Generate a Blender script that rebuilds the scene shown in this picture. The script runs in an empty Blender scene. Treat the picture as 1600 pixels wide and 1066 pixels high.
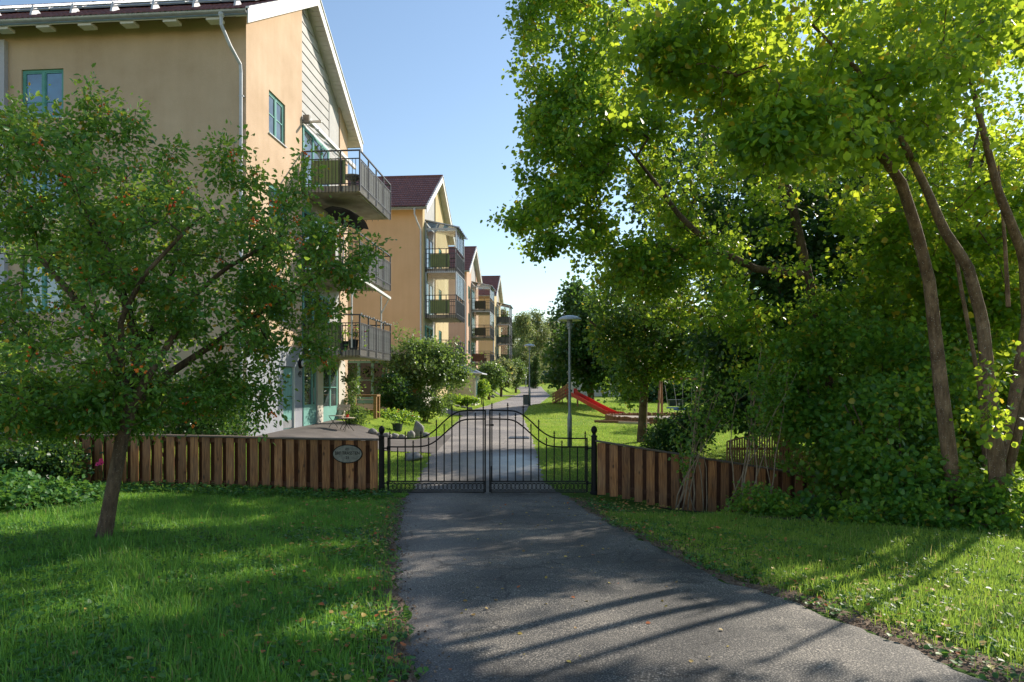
import bpy, math, random
import numpy as np
from mathutils import Matrix, Vector
from mathutils import noise as mnoise

random.seed(7)
RNG = np.random.default_rng(7)
SC = bpy.context.scene
COL = SC.collection
R = math.radians

# ------------------------------------------------------------------ camera, sky, sun, exposure
EYE = 2.03          # camera height above the gate threshold, metres
FPX = 1067.0        # focal length in pixels of the 1600 px wide photograph
cam_d = bpy.data.cameras.new('camera')
cam = bpy.data.objects.new('camera', cam_d)
COL.objects.link(cam)
cam.location = (0, 0, EYE)
cam.rotation_euler = (R(90), 0, 0)
cam_d.sensor_width = 36
cam_d.lens = 36 * FPX / 1600
cam_d.shift_y = 0.045
cam_d.clip_start = 0.05
cam_d.clip_end = 2000
SC.camera = cam

SUN_AZ, SUN_EL = R(50), R(33)      # azimuth from +Y towards +X
world = bpy.data.worlds.new('World')
SC.world = world
world.use_nodes = True
wn = world.node_tree.nodes
sky = wn.new('ShaderNodeTexSky')
sky.sky_type = 'NISHITA'
sky.sun_disc = False
sky.sun_elevation = SUN_EL
sky.sun_rotation = SUN_AZ
sky.air_density = 1.2
sky.dust_density = 0.2
sky.ozone_density = 1.2
world.node_tree.links.new(sky.outputs[0], wn['Background'].inputs[0])
wn['Background'].inputs[1].default_value = 0.13
sun_d = bpy.data.lights.new('sun', 'SUN')
sun_d.energy = 5.0
sun_d.angle = R(0.6)
sun_d.color = (1.0, 0.91, 0.78)
sun = bpy.data.objects.new('sun', sun_d)
COL.objects.link(sun)
sdir = Vector((math.sin(SUN_AZ) * math.cos(SUN_EL), math.cos(SUN_AZ) * math.cos(SUN_EL), math.sin(SUN_EL)))
sun.rotation_euler = sdir.to_track_quat('Z', 'Y').to_euler()
sun.location = (30, 30, 40)
SC.view_settings.view_transform = 'Standard'
SC.view_settings.look = 'None'
SC.view_settings.gamma = 1
SC.view_settings.exposure = 0.52
SC.render.engine = 'CYCLES'
SC.cycles.max_bounces = 7
SC.cycles.diffuse_bounces = 4
SC.cycles.glossy_bounces = 3
SC.cycles.transmission_bounces = 4
SC.cycles.transparent_max_bounces = 10
SC.cycles.sample_clamp_indirect = 4
SC.cycles.use_denoising = True
SC.cycles.caustics_reflective = False
SC.cycles.caustics_refractive = False

# ------------------------------------------------------------------ terrain
def smooth(a, b, x):
    t = np.clip((np.asarray(x, float) - a) / (b - a), 0, 1)
    return t * t * (3 - 2 * t)

_yy = np.arange(-20, 420, 0.1)
_p = np.interp(_yy, [-20, 3.5, 8, 10.5, 13.2, 15, 21, 37, 56, 85, 110, 130, 200, 420],
               [.45, .35, .2, .07, -.05, 0, .15, .46, .74, 1.2, 1.72, 2.3, 5, 12])
_k = np.ones(21) / 21
_p = np.convolve(np.pad(_p, 10, mode='edge'), _k, 'valid')

def g(X, Y):
    X = np.asarray(X, float); Y = np.asarray(Y, float)
    z = np.interp(Y, _yy, _p)
    edge = np.interp(Y, [0, 13, 21, 30, 45, 60, 90, 120], [-3, -3, -3.4, -3.4, -3.1, -2.0, 0, 0])
    wid = np.interp(Y, [0, 14, 21, 35], [6, 4.0, 2.9, 1.8])
    amt = np.interp(Y, [0, 13, 14.5, 18.5, 30, 50, 70, 110], [.0, .13, .2, .52, .55, .6, .8, .9])
    z = z + amt * smooth(0, 1, (edge - X) / wid)
    z = z - .58 * smooth(1.2, 4.4, X) * np.exp(-((Y - 13.8) / 2.0) ** 2) * (1 - smooth(6.5, 9.5, X))
    z = z + .48 * np.exp(-(((X - 3.0) / 2.6) ** 2 + ((Y - 43.5) / 4.0) ** 2))
    z = z + .012 * np.sin(X * 1.9 + 1) * np.sin(Y * 1.3)
    return z

def gz(x, y):
    return float(g(x, y))

def W(px, py, d):
    return Vector(((px - 800) / FPX * d, d, EYE - (py - 605) / FPX * d))

def G(px, py):
    """the ground point that shows at this pixel of the photograph (first hit)"""
    ys = np.concatenate([np.arange(2.5, 60, 0.05), np.arange(60, 160, .2)])
    xs = (px - 800) / FPX * ys
    zs = EYE - (py - 605) / FPX * ys
    hit = np.nonzero(zs <= g(xs, ys))[0]
    k = hit[0] if len(hit) else len(ys) - 1
    return float(xs[k]), float(ys[k])

# ------------------------------------------------------------------ mesh helpers
def fast_mesh(name, V, faces_flat, nper, rnd=None):
    me = bpy.data.meshes.new(name)
    V = np.ascontiguousarray(V, dtype=np.float32)
    F = np.ascontiguousarray(faces_flat, dtype=np.int32).ravel()
    me.vertices.add(len(V)); me.vertices.foreach_set('co', V.ravel())
    me.loops.add(len(F)); me.loops.foreach_set('vertex_index', F)
    if np.isscalar(nper):
        n = len(F) // nper
        starts = np.arange(n, dtype=np.int32) * nper
    else:
        nper = np.asarray(nper, dtype=np.int32)
        n = len(nper)
        starts = np.concatenate([[0], np.cumsum(nper)[:-1]]).astype(np.int32)
    me.polygons.add(n); me.polygons.foreach_set('loop_start', starts)
    if rnd is not None:
        at = me.attributes.new('rnd', 'FLOAT', 'POINT')
        at.data.foreach_set('value', np.ascontiguousarray(rnd, dtype=np.float32))
    me.update(calc_edges=True)
    return me

def link(name, me, mat=None, parent=None, smooth_=False):
    o = bpy.data.objects.new(name, me)
    COL.objects.link(o)
    if mat is not None and not me.materials:
        me.materials.append(mat)
    if parent is not None:
        o.parent = parent
    if smooth_:
        me.polygons.foreach_set('use_smooth', np.ones(len(me.polygons), dtype=bool))
    return o

def tag(o, label=None, cat=None, group=None, kind=None):
    if label: o['label'] = label
    if cat: o['category'] = cat
    if group: o['group'] = group
    if kind: o['kind'] = kind
    return o

def thing(name, label, cat, loc=(0, 0, 0), rz=0, group=None):
    o = bpy.data.objects.new(name, None)
    COL.objects.link(o)
    o.empty_display_size = .2
    o.location = loc
    o.rotation_euler = (0, 0, rz)
    return tag(o, label, cat, group)

def copy_tree(o, parent=None):
    c = o.copy(); COL.objects.link(c)
    if parent is not None: c.parent = parent
    for ch in list(o.children):
        copy_tree(ch, c)
    return c

class MB:
    def __init__(s, M=None):
        s.v = []; s.f = []; s.M = M or Matrix.Identity(4)
    def add(s, vs, fs):
        b = len(s.v)
        s.v += [tuple(s.M @ Vector(p)) for p in vs]
        s.f += [tuple(b + i for i in f) for f in fs]
        return s
    def box(s, a, b, bev=0):
        x0, y0, z0 = [min(p, q) for p, q in zip(a, b)]; x1, y1, z1 = [max(p, q) for p, q in zip(a, b)]
        if bev > 0:
            e = min(bev, (x1 - x0) / 2.01, (y1 - y0) / 2.01)
            o = [(x0 + e, y0), (x1 - e, y0), (x1, y0 + e), (x1, y1 - e), (x1 - e, y1), (x0 + e, y1), (x0, y1 - e), (x0, y0 + e)]
            return s.prism([(p[0], p[1]) for p in o], z0, z1)
        vs = [(x0, y0, z0), (x1, y0, z0), (x1, y1, z0), (x0, y1, z0), (x0, y0, z1), (x1, y0, z1), (x1, y1, z1), (x0, y1, z1)]
        return s.add(vs, [(3, 2, 1, 0), (4, 5, 6, 7), (0, 1, 5, 4), (1, 2, 6, 5), (2, 3, 7, 6), (3, 0, 4, 7)])
    def prism(s, pts, z0, z1):
        n = len(pts)
        vs = [(p[0], p[1], z0) for p in pts] + [(p[0], p[1], z1) for p in pts]
        fs = [tuple(range(n - 1, -1, -1)), tuple(range(n, 2 * n))] + [(i, (i + 1) % n, n + (i + 1) % n, n + i) for i in range(n)]
        return s.add(vs, fs)
    def poly_x(s, pts, x0, x1):
        """polygon in (y, z), extruded along x"""
        n = len(pts)
        vs = [(x0, p[0], p[1]) for p in pts] + [(x1, p[0], p[1]) for p in pts]
        fs = [tuple(range(n)), tuple(range(2 * n - 1, n - 1, -1))] + [(i, n + i, n + (i + 1) % n, (i + 1) % n) for i in range(n)]
        return s.add(vs, fs)
    def tube(s, pts, rad, n=8, cap=True):
        pts = [Vector(p) for p in pts]
        if not hasattr(rad, '__len__'): rad = [rad] * len(pts)
        vs = []; fs = []
        up = None
        for i, p in enumerate(pts):
            d = (pts[min(i + 1, len(pts) - 1)] - pts[max(i - 1, 0)])
            d.normalize() if d.length > 0 else None
            if up is None:
                up = Vector((0, 0, 1)) if abs(d.z) < .9 else Vector((1, 0, 0))
            a = d.cross(up); a.normalize(); b = a.cross(d)
            for k in range(n):
                t = 2 * math.pi * k / n
                vs.append(p + (a * math.cos(t) + b * math.sin(t)) * rad[i])
            up = b
        for i in range(len(pts) - 1):
            for k in range(n):
                fs.append((i * n + k, i * n + (k + 1) % n, (i + 1) * n + (k + 1) % n, (i + 1) * n + k))
        if cap:
            fs.append(tuple(range(n - 1, -1, -1)))
            fs.append(tuple(range((len(pts) - 1) * n, len(pts) * n)))
        return s.add(vs, fs)
    def bar(s, a, b, w, h=None):
        """square bar from a to b"""
        h = h or w
        a = Vector(a); b = Vector(b); d = (b - a).normalized()
        up = Vector((0, 0, 1)) if abs(d.z) < .95 else Vector((0, 1, 0))
        x = d.cross(up).normalized() * w / 2; y = x.normalized().cross(d) * h / 2
        vs = [a - x - y, a + x - y, a + x + y, a - x + y, b - x - y, b + x - y, b + x + y, b - x + y]
        return s.add(vs, [(3, 2, 1, 0), (4, 5, 6, 7), (0, 1, 5, 4), (1, 2, 6, 5), (2, 3, 7, 6), (3, 0, 4, 7)])
    def lathe(s, prof, c=(0, 0, 0), n=16):
        """prof: (r, z) list, revolved about the vertical through c"""
        vs = []; fs = []
        for r, z in prof:
            for k in range(n):
                t = 2 * math.pi * k / n
                vs.append((c[0] + r * math.cos(t), c[1] + r * math.sin(t), c[2] + z))
        for i in range(len(prof) - 1):
            for k in range(n):
                fs.append((i * n + k, i * n + (k + 1) % n, (i + 1) * n + (k + 1) % n, (i + 1) * n + k))
        fs.append(tuple(range(n - 1, -1, -1))); fs.append(tuple(range((len(prof) - 1) * n, len(prof) * n)))
        return s.add(vs, fs)
    def mesh(s, name):
        me = bpy.data.meshes.new(name)
        me.from_pydata(s.v, [], s.f); me.update()
        return me
    def build(s, name, mat, parent=None, sm=False):
        return link(name, s.mesh(name), mat, parent, sm)

# ------------------------------------------------------------------ materials
def newmat(name):
    m = bpy.data.materials.new(name); m.use_nodes = True
    return m, m.node_tree.nodes, m.node_tree.links, m.node_tree.nodes['Principled BSDF']

def ramp(N, stops):
    r = N.new('ShaderNodeValToRGB')
    el = r.color_ramp.elements
    while len(el) < len(stops): el.new(.5)
    for e, (p, c) in zip(el, stops):
        e.position = p; e.color = (*c, 1)
    return r

def mat(name, c1, c2=None, scale=4, rough=.7, bump=0, bscale=None, stretch=(1, 1, 1), metal=0, spec=.4, detail=5, coord='Object', per_obj=0.0):
    """two-tone noise material in object space"""
    m, N, L, B = newmat(name)
    B.inputs['Roughness'].default_value = rough
    B.inputs['Metallic'].default_value = metal
    B.inputs['Specular IOR Level'].default_value = spec
    tc = N.new('ShaderNodeTexCoord'); mp = N.new('ShaderNodeMapping')
    mp.inputs['Scale'].default_value = stretch
    L.new(tc.outputs[coord], mp.inputs[0])
    nz = N.new('ShaderNodeTexNoise'); nz.inputs['Scale'].default_value = scale; nz.inputs['Detail'].default_value = detail
    L.new(mp.outputs[0], nz.inputs['Vector'])
    c2 = c2 or tuple(x * .7 for x in c1)
    rp = ramp(N, [(.3, c2), (.7, c1)])
    L.new(nz.outputs[0], rp.inputs[0])
    out = rp.outputs[0]
    if per_obj:
        oi = N.new('ShaderNodeObjectInfo')
        mr = N.new('ShaderNodeMapRange'); mr.inputs['To Min'].default_value = 1 - per_obj; mr.inputs['To Max'].default_value = 1 + per_obj
        L.new(oi.outputs['Random'], mr.inputs[0])
        hs = N.new('ShaderNodeHueSaturation'); L.new(out, hs.inputs['Color']); L.new(mr.outputs[0], hs.inputs['Value'])
        out = hs.outputs[0]
        ad = N.new('ShaderNodeVectorMath'); ad.operation = 'ADD'
        sc_ = N.new('ShaderNodeVectorMath'); sc_.operation = 'SCALE'; sc_.inputs['Scale'].default_value = 37
        cb = N.new('ShaderNodeCombineXYZ'); L.new(oi.outputs['Random'], cb.inputs[0]); L.new(oi.outputs['Random'], cb.inputs[2])
        L.new(cb.outputs[0], sc_.inputs[0]); L.new(mp.outputs[0], ad.inputs[0]); L.new(sc_.outputs[0], ad.inputs[1])
        L.new(ad.outputs[0], nz.inputs['Vector'])
    L.new(out, B.inputs['Base Color'])
    if bump:
        n2 = N.new('ShaderNodeTexNoise'); n2.inputs['Scale'].default_value = bscale or scale * 4; n2.inputs['Detail'].default_value = 4
        L.new(mp.outputs[0], n2.inputs['Vector'])
        bp = N.new('ShaderNodeBump'); bp.inputs['Strength'].default_value = bump; bp.inputs['Distance'].default_value = .02
        L.new(n2.outputs[0], bp.inputs['Height']); L.new(bp.outputs[0], B.inputs['Normal'])
    return m

def stucco(name, c1, c2):
    """rendered wall: grain, big soft weathering patches and faint vertical run-off streaks"""
    m, N, L, B = newmat(name)
    B.inputs['Roughness'].default_value = .92; B.inputs['Specular IOR Level'].default_value = .15
    tc = N.new('ShaderNodeTexCoord')
    n1 = N.new('ShaderNodeTexNoise'); n1.inputs['Scale'].default_value = .55; n1.inputs['Detail'].default_value = 7; n1.inputs['Roughness'].default_value = .62
    L.new(tc.outputs['Object'], n1.inputs['Vector'])
    r1 = ramp(N, [(.32, c2), (.62, c1)]); L.new(n1.outputs[0], r1.inputs[0])
    mp = N.new('ShaderNodeMapping'); mp.inputs['Scale'].default_value = (1.6, 1.6, .12); L.new(tc.outputs['Object'], mp.inputs[0])
    n2 = N.new('ShaderNodeTexNoise'); n2.inputs['Scale'].default_value = 1.7; n2.inputs['Detail'].default_value = 5; L.new(mp.outputs[0], n2.inputs['Vector'])
    r2 = ramp(N, [(.35, (.78, .74, .70)), (.6, (1, 1, 1))]); L.new(n2.outputs[0], r2.inputs[0])
    mx = N.new('ShaderNodeMixRGB'); mx.blend_type = 'MULTIPLY'; mx.inputs[0].default_value = .22
    L.new(r1.outputs[0], mx.inputs[1]); L.new(r2.outputs[0], mx.inputs[2])
    n3 = N.new('ShaderNodeTexNoise'); n3.inputs['Scale'].default_value = 45; n3.inputs['Detail'].default_value = 3; L.new(tc.outputs['Object'], n3.inputs['Vector'])
    r3 = ramp(N, [(.3, (.86, .86, .86)), (.7, (1.0, 1.0, 1.0))]); L.new(n3.outputs[0], r3.inputs[0])
    mx2 = N.new('ShaderNodeMixRGB'); mx2.blend_type = 'MULTIPLY'; mx2.inputs[0].default_value = .8
    L.new(mx.outputs[0], mx2.inputs[1]); L.new(r3.outputs[0], mx2.inputs[2]); L.new(mx2.outputs[0], B.inputs['Base Color'])
    bp = N.new('ShaderNodeBump'); bp.inputs['Strength'].default_value = .35; bp.inputs['Distance'].default_value = .02
    L.new(n3.outputs[0], bp.inputs['Height']); L.new(bp.outputs[0], B.inputs['Normal'])
    return m

def leafmat(name, dark, mid, light, trans, tfac=.45, rough=.45, accent=None, acc_pos=.94):
    m, N, L, B = newmat(name)
    at = N.new('ShaderNodeAttribute'); at.attribute_name = 'rnd'
    st = [(0, dark), (.5, mid), (.9, light)]
    if accent: st.append((acc_pos, accent))
    r = ramp(N, st); L.new(at.outputs['Fac'], r.inputs[0])
    L.new(r.outputs[0], B.inputs['Base Color'])
    B.inputs['Roughness'].default_value = rough; B.inputs['Specular IOR Level'].default_value = .5
    tr = N.new('ShaderNodeBsdfTranslucent')
    st2 = [(0, (trans[0] * .42, trans[1] * .52, trans[2] * .9)), (.45, (trans[0] * .72, trans[1] * .84, trans[2])), (.9, trans)]
    if accent: st2.append((acc_pos, tuple(min(1, x * 1.6) for x in accent)))
    r2 = ramp(N, st2); L.new(at.outputs['Fac'], r2.inputs[0]); L.new(r2.outputs[0], tr.inputs[0])
    mx = N.new('ShaderNodeMixShader'); mx.inputs[0].default_value = tfac
    L.new(B.outputs[0], mx.inputs[1]); L.new(tr.outputs[0], mx.inputs[2])
    L.new(mx.outputs[0], N['Material Output'].inputs[0])
    return m

def glassmat(name, base, refl=2.2, rough=.02):
    """a pane over a dim room: dark interior colour with curtains' soft variation, sky reflected on top"""
    m, N, L, B = newmat(name)
    tc = N.new('ShaderNodeTexCoord'); nz = N.new('ShaderNodeTexNoise'); nz.inputs['Scale'].default_value = 2.2
    L.new(tc.outputs['Object'], nz.inputs['Vector'])
    rp = ramp(N, [(.35, tuple(x * .35 for x in base)), (.7, base)]); L.new(nz.outputs[0], rp.inputs[0]); L.new(rp.outputs[0], B.inputs['Base Color'])
    B.inputs['Roughness'].default_value = rough
    B.inputs['IOR'].default_value = refl
    return m

def clearglass(name):
    m, N, L, B = newmat(name)
    tr = N.new('ShaderNodeBsdfTransparent'); tr.inputs[0].default_value = (.9, .94, .93, 1)
    gl = N.new('ShaderNodeBsdfGlossy'); gl.inputs['Roughness'].default_value = .03
    fr = N.new('ShaderNodeFresnel'); fr.inputs[0].default_value = 2.0
    mx = N.new('ShaderNodeMixShader'); L.new(fr.outputs[0], mx.inputs[0]); L.new(tr.outputs[0], mx.inputs[1]); L.new(gl.outputs[0], mx.inputs[2])
    L.new(mx.outputs[0], N['Material Output'].inputs[0])
    return m

M = {}
M['stucco_ochre'] = stucco('stucco_ochre', (.64, .475, .335), (.53, .38, .255))
M['stucco_orange'] = stucco('stucco_orange', (.76, .50, .29), (.70, .45, .25))
M['stucco_yellow'] = stucco('stucco_yellow', (.62, .50, .29), (.55, .43, .24))
M['stucco_pink'] = stucco('stucco_pink', (.70, .42, .33), (.62, .36, .28))
M['stucco_rose'] = stucco('stucco_rose', (.62, .42, .31), (.55, .36, .26))
M['stucco_grey'] = stucco('stucco_grey', (.38, .40, .44), (.30, .31, .35))
M['stucco_white'] = stucco('stucco_white', (.55, .54, .60), (.46, .45, .5))
M['white'] = mat('white_painted_wood', (.78, .76, .73), (.66, .64, .60), 3, .55, .1, 30)
M['cream'] = mat('cream_panel', (.62, .57, .50), (.54, .49, .42), 2, .6, .05, 30)
M['siding'] = mat('pale_grey_siding', (.40, .39, .37), (.33, .32, .30), 2, .6, .05, 30)
M['teal'] = mat('teal_painted_wood', (.12, .36, .31), (.08, .28, .24), 5, .5)
M['teal_light'] = mat('pale_teal_door_paint', (.20, .41, .37), (.16, .35, .31), 3, .5)
M['black_metal'] = mat('black_wrought_iron', (.008, .008, .009), (.014, .012, .011), 20, .6, .2, 60, spec=.25)
M['dark_metal'] = mat('dark_railing_paint', (.035, .035, .04), (.06, .058, .06), 12, .5)
M['rail_grey'] = mat('weathered_grey_railing', (.22, .21, .21), (.10, .10, .10), 9, .6, .1)
M['zinc'] = mat('galvanised_steel', (.45, .46, .48), (.34, .35, .37), 6, .4, metal=.6)
M['zinc_white'] = mat('pale_lacquered_steel', (.55, .56, .60), (.46, .47, .5), 4, .45)
M['green_panel'] = mat('green_balcony_panel', (.24, .30, .12), (.19, .24, .095), 3, .6)
M['grey_panel'] = mat('grey_green_balcony_cladding', (.13, .15, .14), (.07, .085, .08), 2.5, .6, .1, stretch=(1, 1, .3))
M['concrete'] = mat('balcony_concrete', (.42, .39, .34), (.24, .21, .17), 2.2, .85, .2, 20)
M['glass'] = glassmat('window_glass', (.10, .13, .14))
M['glass_blue'] = glassmat('window_glass_sky', (.03, .15, .27), 2.3)  # azure base colour paints in the blue sky mirrored by the pane
M['glass_dim'] = glassmat('unlit_room_glass', (.03, .04, .04), 1.5)
M['clear'] = clearglass('balcony_glazing')
M['curtain'] = mat('white_curtain', (.6, .62, .62), (.45, .48, .5), 2, .8, stretch=(14, 14, 1))
M['lamp_metal'] = mat('lamp_galvanised_pole', (.30, .33, .35), (.22, .25, .27), 5, .45, metal=.3)
M['lamp_shade'] = mat('lamp_shade_enamel', (.48, .52, .56), (.38, .42, .46), 4, .35)
M['lens'] = mat('opal_lamp_glass', (.6, .6, .58), (.5, .5, .48), 4, .3)
M['red'] = mat('red_slide_plastic', (.62, .035, .02), (.50, .03, .02), 3, .35)
M['bark'] = mat('grey_brown_bark', (.13, .085, .05), (.045, .03, .02), 7, .9, 1.0, 22, stretch=(1, 1, .3))
M['bark_red'] = mat('hazel_bark', (.17, .095, .055), (.07, .04, .025), 5, .85, .9, 26, stretch=(1, 1, .5))
def barkmat(name, c1, c2, lichen):
    m, N, L, B = newmat(name)
    B.inputs['Roughness'].default_value = .9
    tc = N.new('ShaderNodeTexCoord'); mp = N.new('ShaderNodeMapping'); mp.inputs['Scale'].default_value = (1, 1, .28); L.new(tc.outputs['Object'], mp.inputs[0])
    n1 = N.new('ShaderNodeTexNoise'); n1.inputs['Scale'].default_value = 22; n1.inputs['Detail'].default_value = 8; n1.inputs['Roughness'].default_value = .7; L.new(mp.outputs[0], n1.inputs[0])
    n2 = N.new('ShaderNodeTexNoise'); n2.inputs['Scale'].default_value = 3.5; n2.inputs['Detail'].default_value = 4; L.new(tc.outputs['Object'], n2.inputs[0])
    r1 = ramp(N, [(.3, c2), (.62, c1)]); L.new(n1.outputs[0], r1.inputs[0])
    r2 = ramp(N, [(.35, (.55, .5, .45)), (.65, (1.1, 1.1, 1.1))]); L.new(n2.outputs[0], r2.inputs[0])
    mx = N.new('ShaderNodeMixRGB'); mx.blend_type = 'MULTIPLY'; mx.inputs[0].default_value = 1; L.new(r1.outputs[0], mx.inputs[1]); L.new(r2.outputs[0], mx.inputs[2])
    vo = N.new('ShaderNodeTexVoronoi'); vo.inputs['Scale'].default_value = 34; L.new(tc.outputs['Object'], vo.inputs['Vector'])
    rl = ramp(N, [(.10, (lichen, lichen, lichen)), (.2, (0, 0, 0))]); L.new(vo.outputs['Distance'], rl.inputs[0])
    mx2 = N.new('ShaderNodeMixRGB'); L.new(rl.outputs[0], mx2.inputs[0]); L.new(mx.outputs[0], mx2.inputs[1]); mx2.inputs[2].default_value = (.48, .45, .38, 1)
    L.new(mx2.outputs[0], B.inputs['Base Color'])
    bp = N.new('ShaderNodeBump'); bp.inputs['Strength'].default_value = 1.0; bp.inputs['Distance'].default_value = .03; L.new(n1.outputs[0], bp.inputs['Height']); L.new(bp.outputs[0], B.inputs['Normal'])
    return m
M['bark'] = barkmat('grey_brown_bark', (.20, .135, .085), (.05, .032, .02), .35)
M['bark_red'] = barkmat('hazel_bark', (.34, .215, .13), (.10, .055, .03), .9)
M['twig'] = mat('pale_dry_twig', (.34, .25, .165), (.20, .14, .09), 10, .85)
M['stone'] = mat('granite_rock', (.32, .30, .28), (.2, .185, .17), 6, .85, .5, 25)
M['tan_wood'] = mat('tan_garden_wood', (.36, .2, .085), (.25, .13, .055), 4, .75, .2, stretch=(1, 1, 4), per_obj=.15)
M['play_wood'] = mat('playground_timber', (.33, .17, .08), (.22, .11, .05), 4, .75, .2, per_obj=.2)
M['bench_wood'] = mat('weathered_bench_slat', (.55, .47, .35), (.42, .35, .26), 5, .7)
M['sand'] = mat('play_sand', (.42, .36, .29), (.32, .27, .22), 12, .95, .4, 60)
M['soil'] = mat('dark_bed_soil', (.045, .03, .018), (.02, .014, .009), 9, .95, .8, 40)
M['blue_plastic'] = mat('blue_plastic', (.03, .12, .35), None, 4, .4)
M['dark_plastic'] = mat('dark_bin_plastic', (.03, .045, .055), None, 4, .5)
M['bin_grey'] = mat('grey_green_bin_steel', (.10, .12, .11), None, 4, .5)
M['parasol'] = mat('black_parasol_cloth', (.035, .035, .038), (.02, .02, .02), 6, .8)
M['awning'] = mat('white_awning_cassette', (.72, .71, .68), (.6, .59, .56), 5, .5)
M['shed_roof'] = mat('blue_grey_sheet_roof', (.24, .29, .38), (.18, .22, .3), 2, .35, metal=.4)
M['brown_cloth'] = mat('brown_balcony_cloth', (.22, .09, .06), None, 4, .8)
M['petal_white'] = mat('white_petals', (.8, .8, .82), (.7, .7, .75), 8, .6)
M['petal_pink'] = mat('pink_petals', (.7, .05, .2), None, 8, .6)
M['petal_red'] = mat('red_petals', (.75, .06, .05), None, 8, .6)
M['fruit'] = mat('orange_crab_apples', (.90, .27, .02), (.75, .09, .02), 9, .35)
M['fruit'].node_tree.nodes['Principled BSDF'].inputs['Subsurface Weight'].default_value = 0
M['tile_far'] = None

def fence_wood():
    m, N, L, B = newmat('oiled_fence_board')
    tc = N.new('ShaderNodeTexCoord'); oi = N.new('ShaderNodeObjectInfo')
    cb = N.new('ShaderNodeCombineXYZ')
    mu = N.new('ShaderNodeMath'); mu.operation = 'MULTIPLY'; mu.inputs[1].default_value = 61
    L.new(oi.outputs['Random'], mu.inputs[0]); L.new(mu.outputs[0], cb.inputs[0]); L.new(mu.outputs[0], cb.inputs[2])
    ad = N.new('ShaderNodeVectorMath'); ad.operation = 'ADD'; L.new(tc.outputs['Object'], ad.inputs[0]); L.new(cb.outputs[0], ad.inputs[1])
    mp = N.new('ShaderNodeMapping'); mp.inputs['Scale'].default_value = (28, 28, 1.6); L.new(ad.outputs[0], mp.inputs[0])
    nz = N.new('ShaderNodeTexNoise'); nz.inputs['Scale'].default_value = 1.6; nz.inputs['Detail'].default_value = 7; nz.inputs['Distortion'].default_value = 1.2; L.new(mp.outputs[0], nz.inputs[0])
    r = ramp(N, [(.28, (.08, .028, .010)), (.5, (.32, .125, .042)), (.75, (.52, .25, .09))]); L.new(nz.outputs[0], r.inputs[0])
    # knots
    mp2 = N.new('ShaderNodeMapping'); mp2.inputs['Scale'].default_value = (7, 7, 3.2); L.new(ad.outputs[0], mp2.inputs[0])
    vo = N.new('ShaderNodeTexVoronoi'); vo.inputs['Scale'].default_value = 1; L.new(mp2.outputs[0], vo.inputs['Vector'])
    rk = ramp(N, [(.07, (.18, .13, .10)), (.17, (1, 1, 1))]); L.new(vo.outputs['Distance'], rk.inputs[0])
    mx = N.new('ShaderNodeMixRGB'); mx.blend_type = 'MULTIPLY'; mx.inputs[0].default_value = 1
    L.new(r.outputs[0], mx.inputs[1]); L.new(rk.outputs[0], mx.inputs[2])
    # grey weathering varies from board to board and in blotches
    n3 = N.new('ShaderNodeTexNoise'); n3.inputs['Scale'].default_value = 2.3; L.new(ad.outputs[0], n3.inputs[0])
    r3 = ramp(N, [(.4, (0, 0, 0)), (.75, (.55, .55, .55))]); L.new(n3.outputs[0], r3.inputs[0])
    mx2 = N.new('ShaderNodeMixRGB'); L.new(r3.outputs[0], mx2.inputs[0]); L.new(mx.outputs[0], mx2.inputs[1]); mx2.inputs[2].default_value = (.26, .15, .09, 1)
    hs = N.new('ShaderNodeHueSaturation'); mr = N.new('ShaderNodeMapRange'); mr.inputs['To Min'].default_value = .75; mr.inputs['To Max'].default_value = 1.3
    L.new(oi.outputs['Random'], mr.inputs[0]); L.new(mr.outputs[0], hs.inputs['Value']); L.new(mx2.outputs[0], hs.inputs['Color'])
    L.new(hs.outputs[0], B.inputs['Base Color'])
    B.inputs['Roughness'].default_value = .62
    bp = N.new('ShaderNodeBump'); bp.inputs['Strength'].default_value = .3; bp.inputs['Distance'].default_value = .01
    L.new(nz.outputs[0], bp.inputs['Height']); L.new(bp.outputs[0], B.inputs['Normal'])
    return m
M['fence'] = fence_wood()
M['fence_rear'] = mat('shaded_rear_board', (.16, .062, .030), (.08, .032, .017), 6, .7, .2, 30, stretch=(6, 6, 1), per_obj=.2)  # reddish rear boards darkened, recess shade put into the colour
M['fence_cap'] = mat('weathered_cap_plank', (.19, .145, .115), (.11, .08, .06), 5, .6, .3, 30, stretch=(.4, 6, 6), per_obj=.15)

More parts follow.
